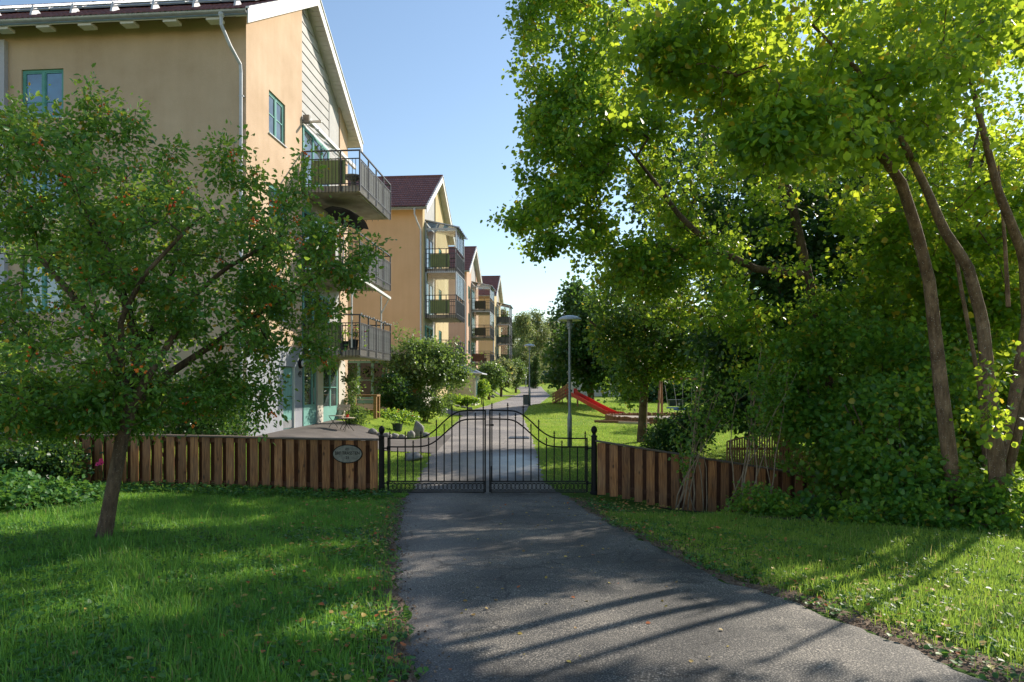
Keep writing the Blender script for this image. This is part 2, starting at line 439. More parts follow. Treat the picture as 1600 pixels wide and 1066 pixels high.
def asphalt():
    m, N, L, B = newmat('asphalt')
    tc = N.new('ShaderNodeTexCoord')
    sp = N.new('ShaderNodeTexNoise'); sp.inputs['Scale'].default_value = 95; sp.inputs['Detail'].default_value = 2; L.new(tc.outputs['Object'], sp.inputs[0])
    r1 = ramp(N, [(.35, (.030, .030, .031)), (.55, (.112, .102, .088)), (.72, (.42, .375, .315))]); L.new(sp.outputs[0], r1.inputs[0])
    big = N.new('ShaderNodeTexNoise'); big.inputs['Scale'].default_value = .55; big.inputs['Detail'].default_value = 6; big.inputs['Roughness'].default_value = .6; L.new(tc.outputs['Object'], big.inputs[0])
    r2 = ramp(N, [(.38, (.42, .42, .44)), (.50, (.90, .89, .88)), (.62, (1.45, 1.4, 1.33))]); L.new(big.outputs[0], r2.inputs[0])
    mx = N.new('ShaderNodeMixRGB'); mx.blend_type = 'MULTIPLY'; mx.inputs[0].default_value = 1; L.new(r1.outputs[0], mx.inputs[1]); L.new(r2.outputs[0], mx.inputs[2])
    # the older, paler strip along the left side and the paler, drier path beyond the gate
    sx = N.new('ShaderNodeSeparateXYZ'); L.new(tc.outputs['Object'], sx.inputs[0])
    n4 = N.new('ShaderNodeTexNoise'); n4.inputs['Scale'].default_value = 1.1; n4.inputs['Detail'].default_value = 5; L.new(tc.outputs['Object'], n4.inputs[0])
    def mth(op, a, b):
        q = N.new('ShaderNodeMath'); q.operation = op
        for i, v in enumerate((a, b)):
            if isinstance(v, (int, float)): q.inputs[i].default_value = v
            else: L.new(v, q.inputs[i])
        return q.outputs[0]
    wob = mth('MULTIPLY', mth('SUBTRACT', n4.outputs[0], .5), 1.6)
    xw = mth('ADD', mth('ADD', sx.outputs[0], wob), mth('MULTIPLY', sx.outputs[1], .085))
    ra = N.new('ShaderNodeMapRange'); ra.inputs['From Min'].default_value = .25; ra.inputs['From Max'].default_value = -.15; L.new(xw, ra.inputs[0])
    yw = mth('ADD', sx.outputs[1], wob)
    rb = N.new('ShaderNodeMapRange'); rb.inputs['From Min'].default_value = 16; rb.inputs['From Max'].default_value = 26; L.new(yw, rb.inputs[0])
    pale = mth('MAXIMUM', ra.outputs[0], rb.outputs[0])
    mx3 = N.new('ShaderNodeMixRGB'); mx3.blend_type = 'ADD'; L.new(mth('ADD', mth('MULTIPLY', ra.outputs[0], .5), mth('MULTIPLY', rb.outputs[0], 1.6)), mx3.inputs[0]); L.new(mx.outputs[0], mx3.inputs[1]); mx3.inputs[2].default_value = (.12, .105, .10, 1)
    # crack lines
    vo = N.new('ShaderNodeTexVoronoi'); vo.feature = 'DISTANCE_TO_EDGE'; vo.inputs['Scale'].default_value = .42
    nd = N.new('ShaderNodeTexNoise'); nd.inputs['Scale'].default_value = 2.2; nd.inputs['Detail'].default_value = 5; L.new(tc.outputs['Object'], nd.inputs[0])
    vm = N.new('ShaderNodeVectorMath'); vm.operation = 'ADD'
    vs_ = N.new('ShaderNodeVectorMath'); vs_.operation = 'SCALE'; vs_.inputs['Scale'].default_value = .9; L.new(nd.outputs['Color'], vs_.inputs[0])
    L.new(tc.outputs['Object'], vm.inputs[0]); L.new(vs_.outputs[0], vm.inputs[1]); L.new(vm.outputs[0], vo.inputs['Vector'])
    rc = ramp(N, [(0, (.35, .35, .35)), (.010, (1, 1, 1))]); L.new(vo.outputs['Distance'], rc.inputs[0])
    mx4 = N.new('ShaderNodeMixRGB'); mx4.blend_type = 'MULTIPLY'; mx4.inputs[0].default_value = .85; L.new(mx3.outputs[0], mx4.inputs[1]); L.new(rc.outputs[0], mx4.inputs[2])
    # damp patch behind the gate
    dx = mth('DIVIDE', mth('ADD', sx.outputs[0], .35), 1.5); dy = mth('DIVIDE', mth('SUBTRACT', sx.outputs[1], 17.6), 2.4)
    rr = mth('ADD', mth('MULTIPLY', dx, dx), mth('MULTIPLY', dy, dy))
    wet = N.new('ShaderNodeMapRange'); wet.inputs['From Min'].default_value = 1.5; wet.inputs['From Max'].default_value = .35; L.new(mth('ADD', rr, wob), wet.inputs[0])
    mx5 = N.new('ShaderNodeMixRGB'); mx5.blend_type = 'MULTIPLY'; L.new(mth('MULTIPLY', wet.outputs[0], .6), mx5.inputs[0]); L.new(mx4.outputs[0], mx5.inputs[1]); mx5.inputs[2].default_value = (.55, .55, .57, 1)
    L.new(mx5.outputs[0], B.inputs['Base Color'])
    ro = N.new('ShaderNodeMapRange'); ro.inputs['To Min'].default_value = .78; ro.inputs['To Max'].default_value = .33; L.new(wet.outputs[0], ro.inputs[0])
    L.new(ro.outputs[0], B.inputs['Roughness'])
    bp = N.new('ShaderNodeBump'); bp.inputs['Distance'].default_value = .006
    bs = N.new('ShaderNodeMapRange'); bs.inputs['To Min'].default_value = .7; bs.inputs['To Max'].default_value = .25; L.new(wet.outputs[0], bs.inputs[0]); L.new(bs.outputs[0], bp.inputs['Strength'])
    L.new(sp.outputs[0], bp.inputs['Height']); L.new(bp.outputs[0], B.inputs['Normal'])
    return m
M['asphalt'] = asphalt()
M['paving'] = mat('concrete_paving', (.15, .13, .115), (.09, .078, .07), 1.6, .8, .3, 50)

def lawnmat():
    m, N, L, B = newmat('lawn_turf')
    tc = N.new('ShaderNodeTexCoord')
    n1 = N.new('ShaderNodeTexNoise'); n1.inputs['Scale'].default_value = .5; n1.inputs['Detail'].default_value = 6; L.new(tc.outputs['Object'], n1.inputs[0])
    r1 = ramp(N, [(.35, (.045, .11, .016)), (.65, (.085, .16, .024))]); L.new(n1.outputs[0], r1.inputs[0])
    n2 = N.new('ShaderNodeTexNoise'); n2.inputs['Scale'].default_value = 28; n2.inputs['Detail'].default_value = 5; L.new(tc.outputs['Object'], n2.inputs[0])
    r2 = ramp(N, [(.3, (.45, .45, .4)), (.7, (1.15, 1.15, 1.05))]); L.new(n2.outputs[0], r2.inputs[0])
    mx = N.new('ShaderNodeMixRGB'); mx.blend_type = 'MULTIPLY'; mx.inputs[0].default_value = 1; L.new(r1.outputs[0], mx.inputs[1]); L.new(r2.outputs[0], mx.inputs[2])
    sx = N.new('ShaderNodeSeparateXYZ'); L.new(tc.outputs['Object'], sx.inputs[0])
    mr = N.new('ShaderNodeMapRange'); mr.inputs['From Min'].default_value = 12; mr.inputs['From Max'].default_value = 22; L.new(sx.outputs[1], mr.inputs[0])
    md = N.new('ShaderNodeMixRGB'); md.blend_type = 'MULTIPLY'; L.new(mr.outputs[0], md.inputs[0]); L.new(mx.outputs[0], md.inputs[1]); md.inputs[2].default_value = (4.0, 2.7, 2.2, 1)  # lawn past the gate made lighter and yellower, sunlight put into the colour
    L.new(md.outputs[0], B.inputs['Base Color']); B.inputs['Roughness'].default_value = .9; B.inputs['Specular IOR Level'].default_value = .1
    bp = N.new('ShaderNodeBump'); bp.inputs['Strength'].default_value = .8; bp.inputs['Distance'].default_value = .05
    L.new(n2.outputs[0], bp.inputs['Height']); L.new(bp.outputs[0], B.inputs['Normal'])
    return m
M['lawn'] = lawnmat()
M['gravel_edge'] = mat('gravel_and_needles', (.26, .185, .125), (.10, .06, .04), 30, .95, .8, 90, detail=8)
M['grass'] = leafmat('grass_blades', (.038, .13, .024), (.095, .26, .04), (.21, .36, .055), (.46, .74, .08), .44, .5, (.30, .26, .09), .97)
M['grass_dry_sunlit'] = leafmat('mown_sunny_grass', (.08, .18, .022), (.20, .31, .04), (.34, .40, .07), (.56, .72, .08), .42, .6, (.52, .43, .16), .93)  # drier mown grass, lightened and yellowed with sunshine painted into the colour
M['weed'] = leafmat('low_weed_leaves', (.026, .10, .02), (.055, .18, .03), (.11, .24, .04), (.24, .42, .05), .35, .5)
M['leaf_linden'] = leafmat('lime_tree_leaves', (.014, .060, .012), (.045, .165, .024), (.16, .30, .04), (.78, .92, .06), .50, .42, (.42, .33, .03), .965)
M['leaf_hazel'] = leafmat('hazel_leaves', (.014, .066, .012), (.045, .155, .020), (.15, .29, .036), (.86, .95, .055), .52, .42, (.50, .38, .03), .955)
M['leaf_crab'] = leafmat('crab_apple_leaves', (.026, .090, .018), (.075, .21, .036), (.22, .37, .08), (.60, .74, .07), .42, .35, (.45, .28, .03), .955)
M['leaf_dark'] = leafmat('dark_broad_leaves', (.014, .052, .016), (.028, .085, .02), (.06, .13, .03), (.22, .36, .04), .36, .35)
M['leaf_lime2'] = leafmat('lawn_lime_leaves', (.016, .062, .012), (.034, .11, .016), (.08, .17, .022), (.34, .46, .04), .40, .4, (.42, .34, .04), .975)
M['leaf_shrub'] = leafmat('undergrowth_leaves', (.024, .10, .020), (.06, .185, .030), (.15, .30, .045), (.58, .74, .06), .48, .42, (.40, .34, .04), .97)
M['leaf_apple'] = leafmat('apple_tree_leaves', (.06, .11, .03), (.11, .18, .05), (.21, .27, .09), (.36, .48, .07), .38, .4)
M['leaf_birch'] = leafmat('birch_leaves', (.11, .14, .06), (.20, .23, .09), (.32, .33, .13), (.42, .46, .12), .42, .5, (.46, .38, .10), .93)
M['leaf_thuja'] = leafmat('thuja_sprays', (.02, .045, .012), (.035, .075, .018), (.06, .11, .02), (.10, .18, .03), .25, .6)
M['leaf_yellow'] = leafmat('fallen_leaves', (.30, .16, .04), (.42, .28, .06), (.50, .38, .08), (.4, .28, .05), .2, .6, (.45, .12, .03), .95)

# ------------------------------------------------------------------ ground sheet, driveway, paths
def grid_obj(name, xs, ys, zf, material, kind='structure', off=0.0):
    X, Y = np.meshgrid(xs, ys)
    Z = zf(X, Y) + off
    V = np.stack([X, Y, Z], -1).reshape(-1, 3)
    nx, ny = len(xs), len(ys)
    i = np.arange((ny - 1) * (nx - 1)); r, c = i // (nx - 1), i % (nx - 1)
    a = r * nx + c
    F = np.stack([a, a + 1, a + nx + 1, a + nx], -1)
    o = link(name, fast_mesh(name, V, F, 4), material, None, True)
    return tag(o, kind=kind)

xs = np.concatenate([np.arange(-260, -20, 12.), np.arange(-20, -12, 1.), np.arange(-12, 14, .25), np.arange(14, 30, 1.), np.arange(30, 270, 12.)])
ys = np.concatenate([np.arange(-30, -4, 3.), np.arange(-4, 30, .25), np.arange(30, 60, .5), np.arange(60, 130, 2.), np.arange(130, 420, 10.)])
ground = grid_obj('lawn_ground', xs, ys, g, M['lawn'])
tag(ground, 'broad lawn rising gently from the gate past the playground')

EL_PX = [(640, 1066), (626, 1000), (611, 930), (610, 850), (617, 810), (630, 778), (650, 752), (664, 725), (674, 700), (690, 680), (705, 665), (722, 650), (738, 640), (763, 633), (792, 623), (813, 614.5), (812, 610)]
ER_PX = [(1560, 1066), (1400, 1000), (1250, 945), (1160, 915), (1080, 880), (960, 820), (893, 778), (850, 750), (845, 725), (839, 700), (828, 670), (817, 650), (827, 637), (850, 627), (861, 618), (852, 611)]
EL = [G(*p) for p in EL_PX]; ER = [G(*p) for p in ER_PX]
EL = [(-.35, -6), (-.5, 2.5)] + [p for p in EL] + [(.2, 125)]
ER = [(5.0, -6), (3.6, 2.5)] + [p for p in ER] + [(5.4, 125)]
def mono(L_):
    out = [L_[0]]
    for p in L_[1:]:
        if p[1] > out[-1][1] + .05: out.append(p)
    return np.array(out)
EL = mono(EL); ER = mono(ER)
def xl(y): return np.interp(y, EL[:, 1], EL[:, 0])
def xr(y): return np.interp(y, ER[:, 1], ER[:, 0])

def strip(name, ysr, fl, fr, material, off, nc=14, jag=.03, label=None):
    ysr = np.asarray(ysr); n = len(ysr)
    l = fl(ysr); r = fr(ysr)
    jl = np.array([mnoise.noise((y * 3.1, 1.7, 0)) + .6 * mnoise.noise((y * 11, 4.7, 0)) for y in ysr]) * jag
    jr = np.array([mnoise.noise((y * 3.1, 9.7, 0)) + .6 * mnoise.noise((y * 11, 8.7, 0)) for y in ysr]) * jag
    l = l + jl; r = r + jr
    t = np.linspace(0, 1, nc)
    X = l[:, None] + (r - l)[:, None] * t[None]
    Y = np.repeat(ysr[:, None], nc, 1)
    Z = g(X, Y) + off
    Z[:, 0] -= .03; Z[:, -1] -= .03
    V = np.stack([X, Y, Z], -1).reshape(-1, 3)
    i = np.arange((n - 1) * (nc - 1)); rr, c = i // (nc - 1), i % (nc - 1); a = rr * nc + c
    F = np.stack([a, a + 1, a + nc + 1, a + nc], -1)
    o = link(name, fast_mesh(name, V, F, 4), material, None, True)
    return tag(o, label, kind='structure')

yr = np.concatenate([np.arange(-6, 24, .08), np.arange(24, 60, .4), np.arange(60, 124, 1.)])
strip('driveway', yr, xl, xr, M['asphalt'], .016, 30, .10, 'dark asphalt driveway running through the gate and curving away')
# crumbling gravel and needle litter along both edges of the asphalt
yg = np.arange(-2, 12.6, .08)
strip('gravel_edge_left', yg, lambda y: xl(y) - .17 - .05 * np.sin(y * 2.3), lambda y: xl(y) + .10, M['gravel_edge'], .010, 6, .06, 'strip of needles and gravel along the left driveway edge')
strip('gravel_edge_right', yg, lambda y: xr(y) - .1, lambda y: xr(y) + np.interp(y, [-2, 4, 5, 6, 8, 12], [.55, .42, .30, .16, .08, .08]) + .10 * np.sin(y * 5.1) * np.sin(y * 1.9), M['gravel_edge'], .010, 8, .09, 'strip of gravel and needles along the right driveway edge')

def quadstrip(name, A, B, material, off, n=26, nc=14, label=None):
    """paved strip between polylines A and B (lists of x, y), draped on the ground"""
    def res(P):
        P = np.array(P); d = np.concatenate([[0], np.cumsum(np.hypot(*np.diff(P, axis=0).T))]); s = np.linspace(0, d[-1], n)
        return np.stack([np.interp(s, d, P[:, 0]), np.interp(s, d, P[:, 1])], -1)
    A = res(A); B = res(B); t = np.linspace(0, 1, nc)[None, :, None]
    XY = A[:, None] * (1 - t) + B[:, None] * t
    Z = g(XY[..., 0], XY[..., 1]) + off
    V = np.concatenate([XY, Z[..., None]], -1).reshape(-1, 3)
    i = np.arange((n - 1) * (nc - 1)); rr, c = i // (nc - 1), i % (nc - 1); a = rr * nc + c
    F = np.stack([a, a + 1, a + nc + 1, a + nc], -1)
    o = link(name, fast_mesh(name, V, F, 4), material, None, True)
    return tag(o, label, kind='structure')
APRON_A = [(-7.3, 18.6), (-6.2, 18.9), (-5, 19.5), (-3.9, 20.1), (-2.2, 19.6)]
APRON_B = [(-6.7, 25.5), (-5.6, 24.3), (-4.6, 23.7), (-3.4, 23.6), (-2.2, 25.6)]
quadstrip('entrance_paving', APRON_A, APRON_B, M['paving'], .022, label='grey paved apron by the teal doors of the nearest house')
BR2_A = [(-6.2, 40.5), (-4.4, 38.6), (-3.4, 38.0), (-2.4, 37)]
BR2_B = [(-6.3, 42.5), (-4.8, 41.5), (-3.6, 41.0), (-2.2, 43)]
quadstrip('side_path', BR2_A, BR2_B, M['paving'], .022, label='short side path branching left towards the shed')
BR3_A = [(-5, 74), (-2.4, 74.5), (.3, 75)]
BR3_B = [(-5, 76), (-2.4, 76.5), (.3, 78)]
quadstrip('side_path', BR3_A, BR3_B, M['paving'], .03, label='farthest side path branching left from the driveway')

def pip(pts, poly):
    x, y = pts[:, 0], pts[:, 1]; inside = np.zeros(len(x), bool); n = len(poly); j = n - 1
    for i in range(n):
        xi, yi = poly[i]; xj, yj = poly[j]
        c = ((yi > y) != (yj > y)) & (x < (xj - xi) * (y - yi) / (yj - yi + 1e-12) + xi)
        inside ^= c; j = i
    return inside
APRON = APRON_A + APRON_B[::-1]; BR2 = BR2_A + BR2_B[::-1]

# planting beds: darker soil sheets just over the lawn
def bed(name, poly, off, label, cell=.22):
    P = np.array(poly); x0, y0 = P.min(0); x1, y1 = P.max(0)
    cx, cy = P.mean(0); n = 40
    # radial fan sheet
    d = np.concatenate([[0], np.cumsum(np.hypot(*np.diff(np.vstack([P, P[:1]]), axis=0).T))]); s = np.linspace(0, d[-1], n + 1)[:-1]
    Q = np.vstack([P, P[:1]])
    ring = np.stack([np.interp(s, d, Q[:, 0]), np.interp(s, d, Q[:, 1])], -1)
    ring += RNG.normal(0, .05, ring.shape)
    ts = np.linspace(1, .02, 14)
    XY = np.array([cx, cy]) + (ring[None] - np.array([cx, cy])) * ts[:, None, None]
    Z = g(XY[..., 0], XY[..., 1]) + off
    V = np.concatenate([XY, Z[..., None]], -1).reshape(-1, 3)
    F = []
    for r in range(len(ts) - 1):
        for k in range(n):
            F.append((r * n + k, r * n + (k + 1) % n, (r + 1) * n + (k + 1) % n, (r + 1) * n + k))
    o = link(name, fast_mesh(name, V, np.array(F), 4), M['soil'], None, True)
    return tag(o, label, kind='structure')
BED_R = [(2.5, 12.4), (3.0, 11.2), (3.6, 10.0), (4.5, 9.4), (6.2, 8.9), (8.5, 8.6), (11, 9), (12, 16), (9, 15), (5.9, 12.8)]
BED_L = [(-12, 12.9), (-12, 10.4), (-8.6, 9.9), (-7.4, 10.8), (-7.2, 12.2), (-7.9, 12.9)]
bed('planting_bed', BED_R, .012, 'dark soil bed under the shrubs right of the driveway')
bed('planting_bed', BED_L, .012, 'dark soil bed at the left end of the fence')

# ------------------------------------------------------------------ scattered leaves / blades
def frames(Nrm, D):
    D = D / (np.linalg.norm(D, axis=1, keepdims=True) + 1e-9)
    S = np.cross(Nrm, D); S /= (np.linalg.norm(S, axis=1, keepdims=True) + 1e-9)
    N2 = np.cross(D, S)
    return D, S, N2

LEAF6 = np.array([(0, 0, 0), (.28, -.40, .10), (.66, -.38, .08), (1, 0, -.06), (.66, .38, .08), (.28, .40, .10)])
F6 = np.array([(0, 1, 2, 3), (0, 3, 4, 5)])
LEAF4 = np.array([(0, 0, 0), (.5, -.42, .08), (1, 0, -.04), (.5, .42, .08)])
F4 = np.array([(0, 1, 2, 3)])
def leaves_mesh(name, P, Nrm, D, size, rnd, shape=6, wid=1.0):
    base, F = (LEAF6, F6) if shape == 6 else (LEAF4, F4)
    D, S, N2 = frames(Nrm, D)
    k = len(base)
    L3 = base.copy(); L3[:, 1] *= wid
    V = P[:, None] + size[:, None, None] * (L3[None, :, 0:1] * D[:, None] + L3[None, :, 1:2] * S[:, None] + L3[None, :, 2:3] * N2[:, None])
    Fa = (np.arange(len(P)) * k)[:, None, None] + F[None]
    return fast_mesh(name, V.reshape(-1, 3), Fa.reshape(-1), 4, np.repeat(rnd, k))

def blades(name, P, h, w, rnd, lean=.35, parent=None, label=None, mt='grass'):
    n = len(P)
    a = RNG.uniform(0, 2 * np.pi, n); d = np.stack([np.cos(a), np.sin(a), np.zeros(n)], -1)
    b = RNG.uniform(0, 2 * np.pi, n); s = np.stack([np.cos(b), np.sin(b), np.zeros(n)], -1)
    l = (np.abs(RNG.normal(0, lean, n)) * h)[:, None]
    up = np.array([0, 0, 1.])
    v0 = P - s * w[:, None]; v1 = P + s * w[:, None]
    m = P + up * (h * .55)[:, None] + d * l * .35
    v2 = m + s * (w * .75)[:, None]; v3 = m - s * (w * .75)[:, None]
    v4 = P + up * (h * np.clip(1 - l[:, 0] / h * .35, .5, 1))[:, None] + d * l
    V = np.stack([v0, v1, v2, v3, v4], 1).reshape(-1, 3)
    i = np.arange(n) * 5
    F = np.stack([i, i + 1, i + 2, i + 3, i + 3, i + 2, i + 4], -1)
    nper = np.tile([4, 3], n)
    o = link(name, fast_mesh(name, V, F.ravel(), nper, np.repeat(rnd, 5)), M[mt])
    return tag(o, label, kind='stuff')

def nz2(x, y, f, s=0):
    """cheap smooth noise -1..1, vectorised"""
    return (np.sin(x * f * 1.3 + 1.7 + s) * np.cos(y * f * 1.1 + s * 2.1) + np.sin(x * f * 2.9 + y * f * 2.3 + s) * .6 + np.cos(x * f * 5.1 - y * f * 4.3 + s) * .35) / 1.95

def lawn_pts(n, x0, x1, y0, y1, far_w=1.0):
    y = y0 + (y1 - y0) * RNG.random(n) ** far_w
    x = RNG.uniform(x0, x1, n)
    ok = (np.abs(x) < .80 * y + .6)
    j = .13 * nz2(x, y, 6) + .05 * nz2(x, y, 23)
    ok &= (x < xl(y) - .02 + j) | (x > xr(y) + .02 + j)
    # thin out over the gravelly margins
    mr = np.interp(y, [0, 4, 5, 6, 8, 12, 13, 200], [.5, .36, .25, .14, .06, .05, 0, 0])
    mg = (x > xr(y) - .05) & (x < xr(y) + mr + .15 * nz2(x, y, 4, 2))
    ok &= ~(mg & (RNG.random(n) < .8))
    ml = (x > xl(y) - .22 + .1 * nz2(x, y, 3, 1)) & (x < xl(y) + .1) & (y < 12.6)
    ok &= ~(ml & (RNG.random(n) < .62))
    p = np.stack([x, y], -1)
    ok &= ~pip(p, APRON) & ~pip(p, BR2) & ~pip(p, BR3_A + BR3_B[::-1])
    ok &= ~(pip(p, BED_R) & (RNG.random(n) < .9)) & ~(pip(p, BED_L) & (RNG.random(n) < .8))
    ok &= ~((x < -6.4) & (y > 18.5))
    ok &= ~(((x - 7.6) / 3.0) ** 2 + ((y - 33.5) / 2.6) ** 2 < 1)
    x, y = x[ok], y[ok]
    return np.stack([x, y, g(x, y)], -1)

def grass_patch(label, n, x0, x1, y0, y1, h0, w0, fw=1.0, mt='grass'):
    P = lawn_pts(n, x0, x1, y0, y1, fw)
    x, y = P[:, 0], P[:, 1]; k = len(P)
    lush = .5 + .5 * nz2(x, y, 1.1, 3)
    tuft = .5 + .5 * nz2(x, y, 4.5, 5)
    h = h0 * RNG.uniform(.45, 1.15, k) * (.6 + .7 * lush) * (.7 + .6 * tuft)
    h *= np.where(RNG.random(k) < .03, 1.8, 1)
    w = w0 * RNG.uniform(.7, 1.4, k)
    rnd = np.clip(.08 + .42 * RNG.random(k) + .34 * (1 - lush) + .2 * nz2(x, y, 9, 1) + .15 * nz2(x, y, 2.7, 6), 0, .9)
    rnd = np.where(RNG.random(k) < .035, 1.0, rnd)
    return blades('grass', P, h, w, rnd, .45, label=label, mt=mt)

grass_patch('lush grass of the left lawn close to the camera', 140000, -6.5, -.4, 3.2, 8.0, .088, .0032, 1.0)
grass_patch('longer loose tufts in the left lawn', 9000, -7.5, -.4, 3.2, 10.0, .17, .0036, 1.0)
grass_patch('grass of the left lawn between tree and fence', 120000, -10.5, -1.2, 8.0, 13.15, .085, .0038)
grass_patch('sunlit grass on the right verge of the driveway', 115000, 1.0, 7.5, 3.2, 10.5, .085, .0032, 1.0, 'grass_dry_sunlit')
grass_patch('mown grass beyond the gate', 110000, -5.0, 9, 13.3, 30, .05, .006, .8, 'grass_dry_sunlit')
grass_patch('mown grass around the playground and shed', 70000, -8, 20, 30, 60, .06, .013, .8, 'grass_dry_sunlit')

# clover and plantain in the turf close by
def weeds(label, n, x0, x1, y0, y1, size, thr, hgt=.03):
    P = lawn_pts(n, x0, x1, y0, y1)
    x, y = P[:, 0], P[:, 1]
    keep = nz2(x, y, 2.3, 7) + .5 * nz2(x, y, 7, 2) > thr
    P = P[keep]; k = len(P)
    P[:, 2] += RNG.uniform(.005, hgt * 2, k)
    Nn = np.stack([RNG.normal(0, .35, k), RNG.normal(0, .35, k), np.ones(k)], -1)
    a = RNG.uniform(0, 6.28, k); D = np.stack([np.cos(a), np.sin(a), RNG.normal(.1, .3, k)], -1)
    o = link('weeds', leaves_mesh('weeds', P, Nn, D, size * RNG.uniform(.5, 1.5, k), RNG.random(k) * .9, 6, 1.0), M['weed'])
    return tag(o, label, kind='stuff')
weeds('clover and plantain mixed into the left lawn', 30000, -6.5, -.4, 3.3, 9, .036, -.25)
weeds('low weeds in the right verge', 14000, 1.5, 7.5, 3.3, 9.5, .035, 0)
def edge_weeds():
    n = 5200; y = RNG.uniform(3.2, 12.6, n); sd = RNG.random(n) < .4
    x = np.where(sd, xl(y) - RNG.uniform(-.10, .45, n), xr(y) + RNG.uniform(-.10, .55, n))
    k_ = nz2(x, y, 3.1, 4) + .6 * nz2(x, y, 9, 2) > .05; x, y = x[k_], y[k_]; k = len(x)
    P = np.stack([x, y, g(x, y) + RNG.uniform(.015, .05, k)], -1); a = RNG.uniform(0, 6.28, k)
    o = link('weeds', leaves_mesh('weeds', P, np.stack([RNG.normal(0, .4, k), RNG.normal(0, .4, k), np.ones(k)], -1), np.stack([np.cos(a), np.sin(a), RNG.normal(.15, .3, k)], -1), .034 * RNG.uniform(.5, 1.6, k), RNG.random(k) * .9, 6), M['weed'])
    tag(o, 'weeds creeping over the gravelly driveway edges', kind='stuff')
edge_weeds()
weeds('weeds along the foot of the left fence', 5000, -8.5, -2.2, 12.2, 13.2, .05, -.6, .06)

def fallen(label, n, fx, y0, y1, size):
    y = RNG.uniform(y0, y1, n); x = fx(y, n)
    z = g(x, y) + RNG.uniform(.03, .07, n)
    on = (x > xl(y)) & (x < xr(y)); z = np.where(on, g(x, y) + .022, z)
    P = np.stack([x, y, z], -1)
    Nn = np.stack([RNG.normal(0, .3, n), RNG.normal(0, .3, n), np.ones(n)], -1)
    a = RNG.uniform(0, 6.28, n); D = np.stack([np.cos(a), np.sin(a), RNG.normal(0, .2, n)], -1)
    rnd = np.where(RNG.random(n) < .2, 1, RNG.random(n) * .9)
    return tag(link('fallen_leaves', leaves_mesh('fallen_leaves', P, Nn, D, size * RNG.uniform(.5, 1.4, n), rnd, 6), M['leaf_yellow']), label, kind='stuff')
fallen('fallen yellow leaves on the left verge', 900, lambda y, n: xl(y) - np.abs(RNG.normal(0, .85, n)), 3.3, 12.5, .042)
fallen('fallen leaves strewn along the right verge', 650, lambda y, n: xr(y) + np.abs(RNG.normal(0, 1.0, n)), 3.6, 12.5, .042)
fallen('a few dry leaves lying on the asphalt', 150, lambda y, n: RNG.uniform(-.5, 1.5, n), 4, 14, .03)
def litter():
    n = 9000
    y = RNG.uniform(3.3, 12.5, n); side = RNG.random(n) < .5
    x = np.where(side, xl(y) + RNG.normal(-.08, .13, n), xr(y) + np.abs(RNG.normal(0, .25, n)) - .08)
    P = np.stack([x, y, g(x, y) + .018 + RNG.uniform(0, .012, n)], -1)
    Nn = np.stack([RNG.normal(0, .6, n), RNG.normal(0, .6, n), np.ones(n)], -1)
    a = RNG.uniform(0, 6.28, n); D = np.stack([np.cos(a), np.sin(a), RNG.normal(0, .3, n)], -1)
    tag(link('gravel', leaves_mesh('gravel', P, Nn, D, .017 * RNG.uniform(.5, 1.6, n), RNG.random(n), 4, 1.4), M['gravel_edge']), 'loose grit and needles along the driveway edges', kind='stuff')
litter()

# ------------------------------------------------------------------ trees
def skeleton(trunks, A, step, min_r, curve=.12, pw=2.35):
    """trunks: lists of (x, y, z, r). A: attractor points. Returns positions, parents, radii, tips' node index"""
    pos = []; par = []; r0 = []
    for T in trunks:
        T = np.array(T, float); d = np.concatenate([[0], np.cumsum(np.linalg.norm(np.diff(T[:, :3], axis=0), axis=1))])
        k = max(2, int(d[-1] / step) + 1); s = np.linspace(0, d[-1], k)
        Q = np.stack([np.interp(s, d, T[:, i]) for i in range(4)], -1)
        start = len(pos)
        for i in range(k):
            pos.append(Q[i, :3]); r0.append(Q[i, 3]); par.append(start + i - 1 if i else -1)
    nt = len(pos)
    cap = nt + len(A) * 40 + 10
    P = np.zeros((cap, 3)); P[:nt] = pos
    par = par + [0] * (cap - nt); n = nt
    T0 = P[:nt]
    dm = np.array([np.min(np.linalg.norm(T0 - a, axis=1)) for a in A])
    tips = []
    for ai in np.argsort(dm):
        a = A[ai]
        d2 = np.sum((P[:n] - a) ** 2, 1)
        # prefer joining from below / inside
        d2 = d2 * (1 + .6 * np.clip((P[:n, 2] - a[2]), 0, 1))
        d2[:max(1, int(nt * .12))] *= 3
        j = int(np.argmin(d2)); L_ = math.sqrt(np.sum((P[j] - a) ** 2))
        k = max(1, min(38, int(L_ / step)))
        mid = (P[j] + a) / 2 + np.array([0, 0, curve * L_]) + RNG.normal(0, .05 * L_, 3)
        prev = j
        for q in range(1, k + 1):
            t = q / k
            p = (1 - t) ** 2 * P[j] + 2 * t * (1 - t) * mid + t * t * a
            P[n] = p; par[n] = prev; prev = n; n += 1
        tips.append(prev)
    P = P[:n]; par = np.array(par[:n])
    acc = np.zeros(n); child = np.zeros(n, int)
    for i in range(n - 1, -1, -1):
        r = max(acc[i] ** (1 / pw) if acc[i] > 0 else 0, min_r)
        if i < nt: r = max(r0[i], 0)
        if i >= nt:
            acc[i] = r ** pw
        if par[i] >= 0 and i >= nt:
            acc[par[i]] += r ** pw
    rad = np.maximum(acc, 1e-12) ** (1 / pw)
    rad = np.clip(rad, min_r, None)
    rad[:nt] = r0
    # a limb never thicker than what carries it
    for i in range(nt, n):
        rad[i] = min(rad[i], rad[par[i]] * .92 + .0005)
    return P, par, rad, np.array(tips), nt

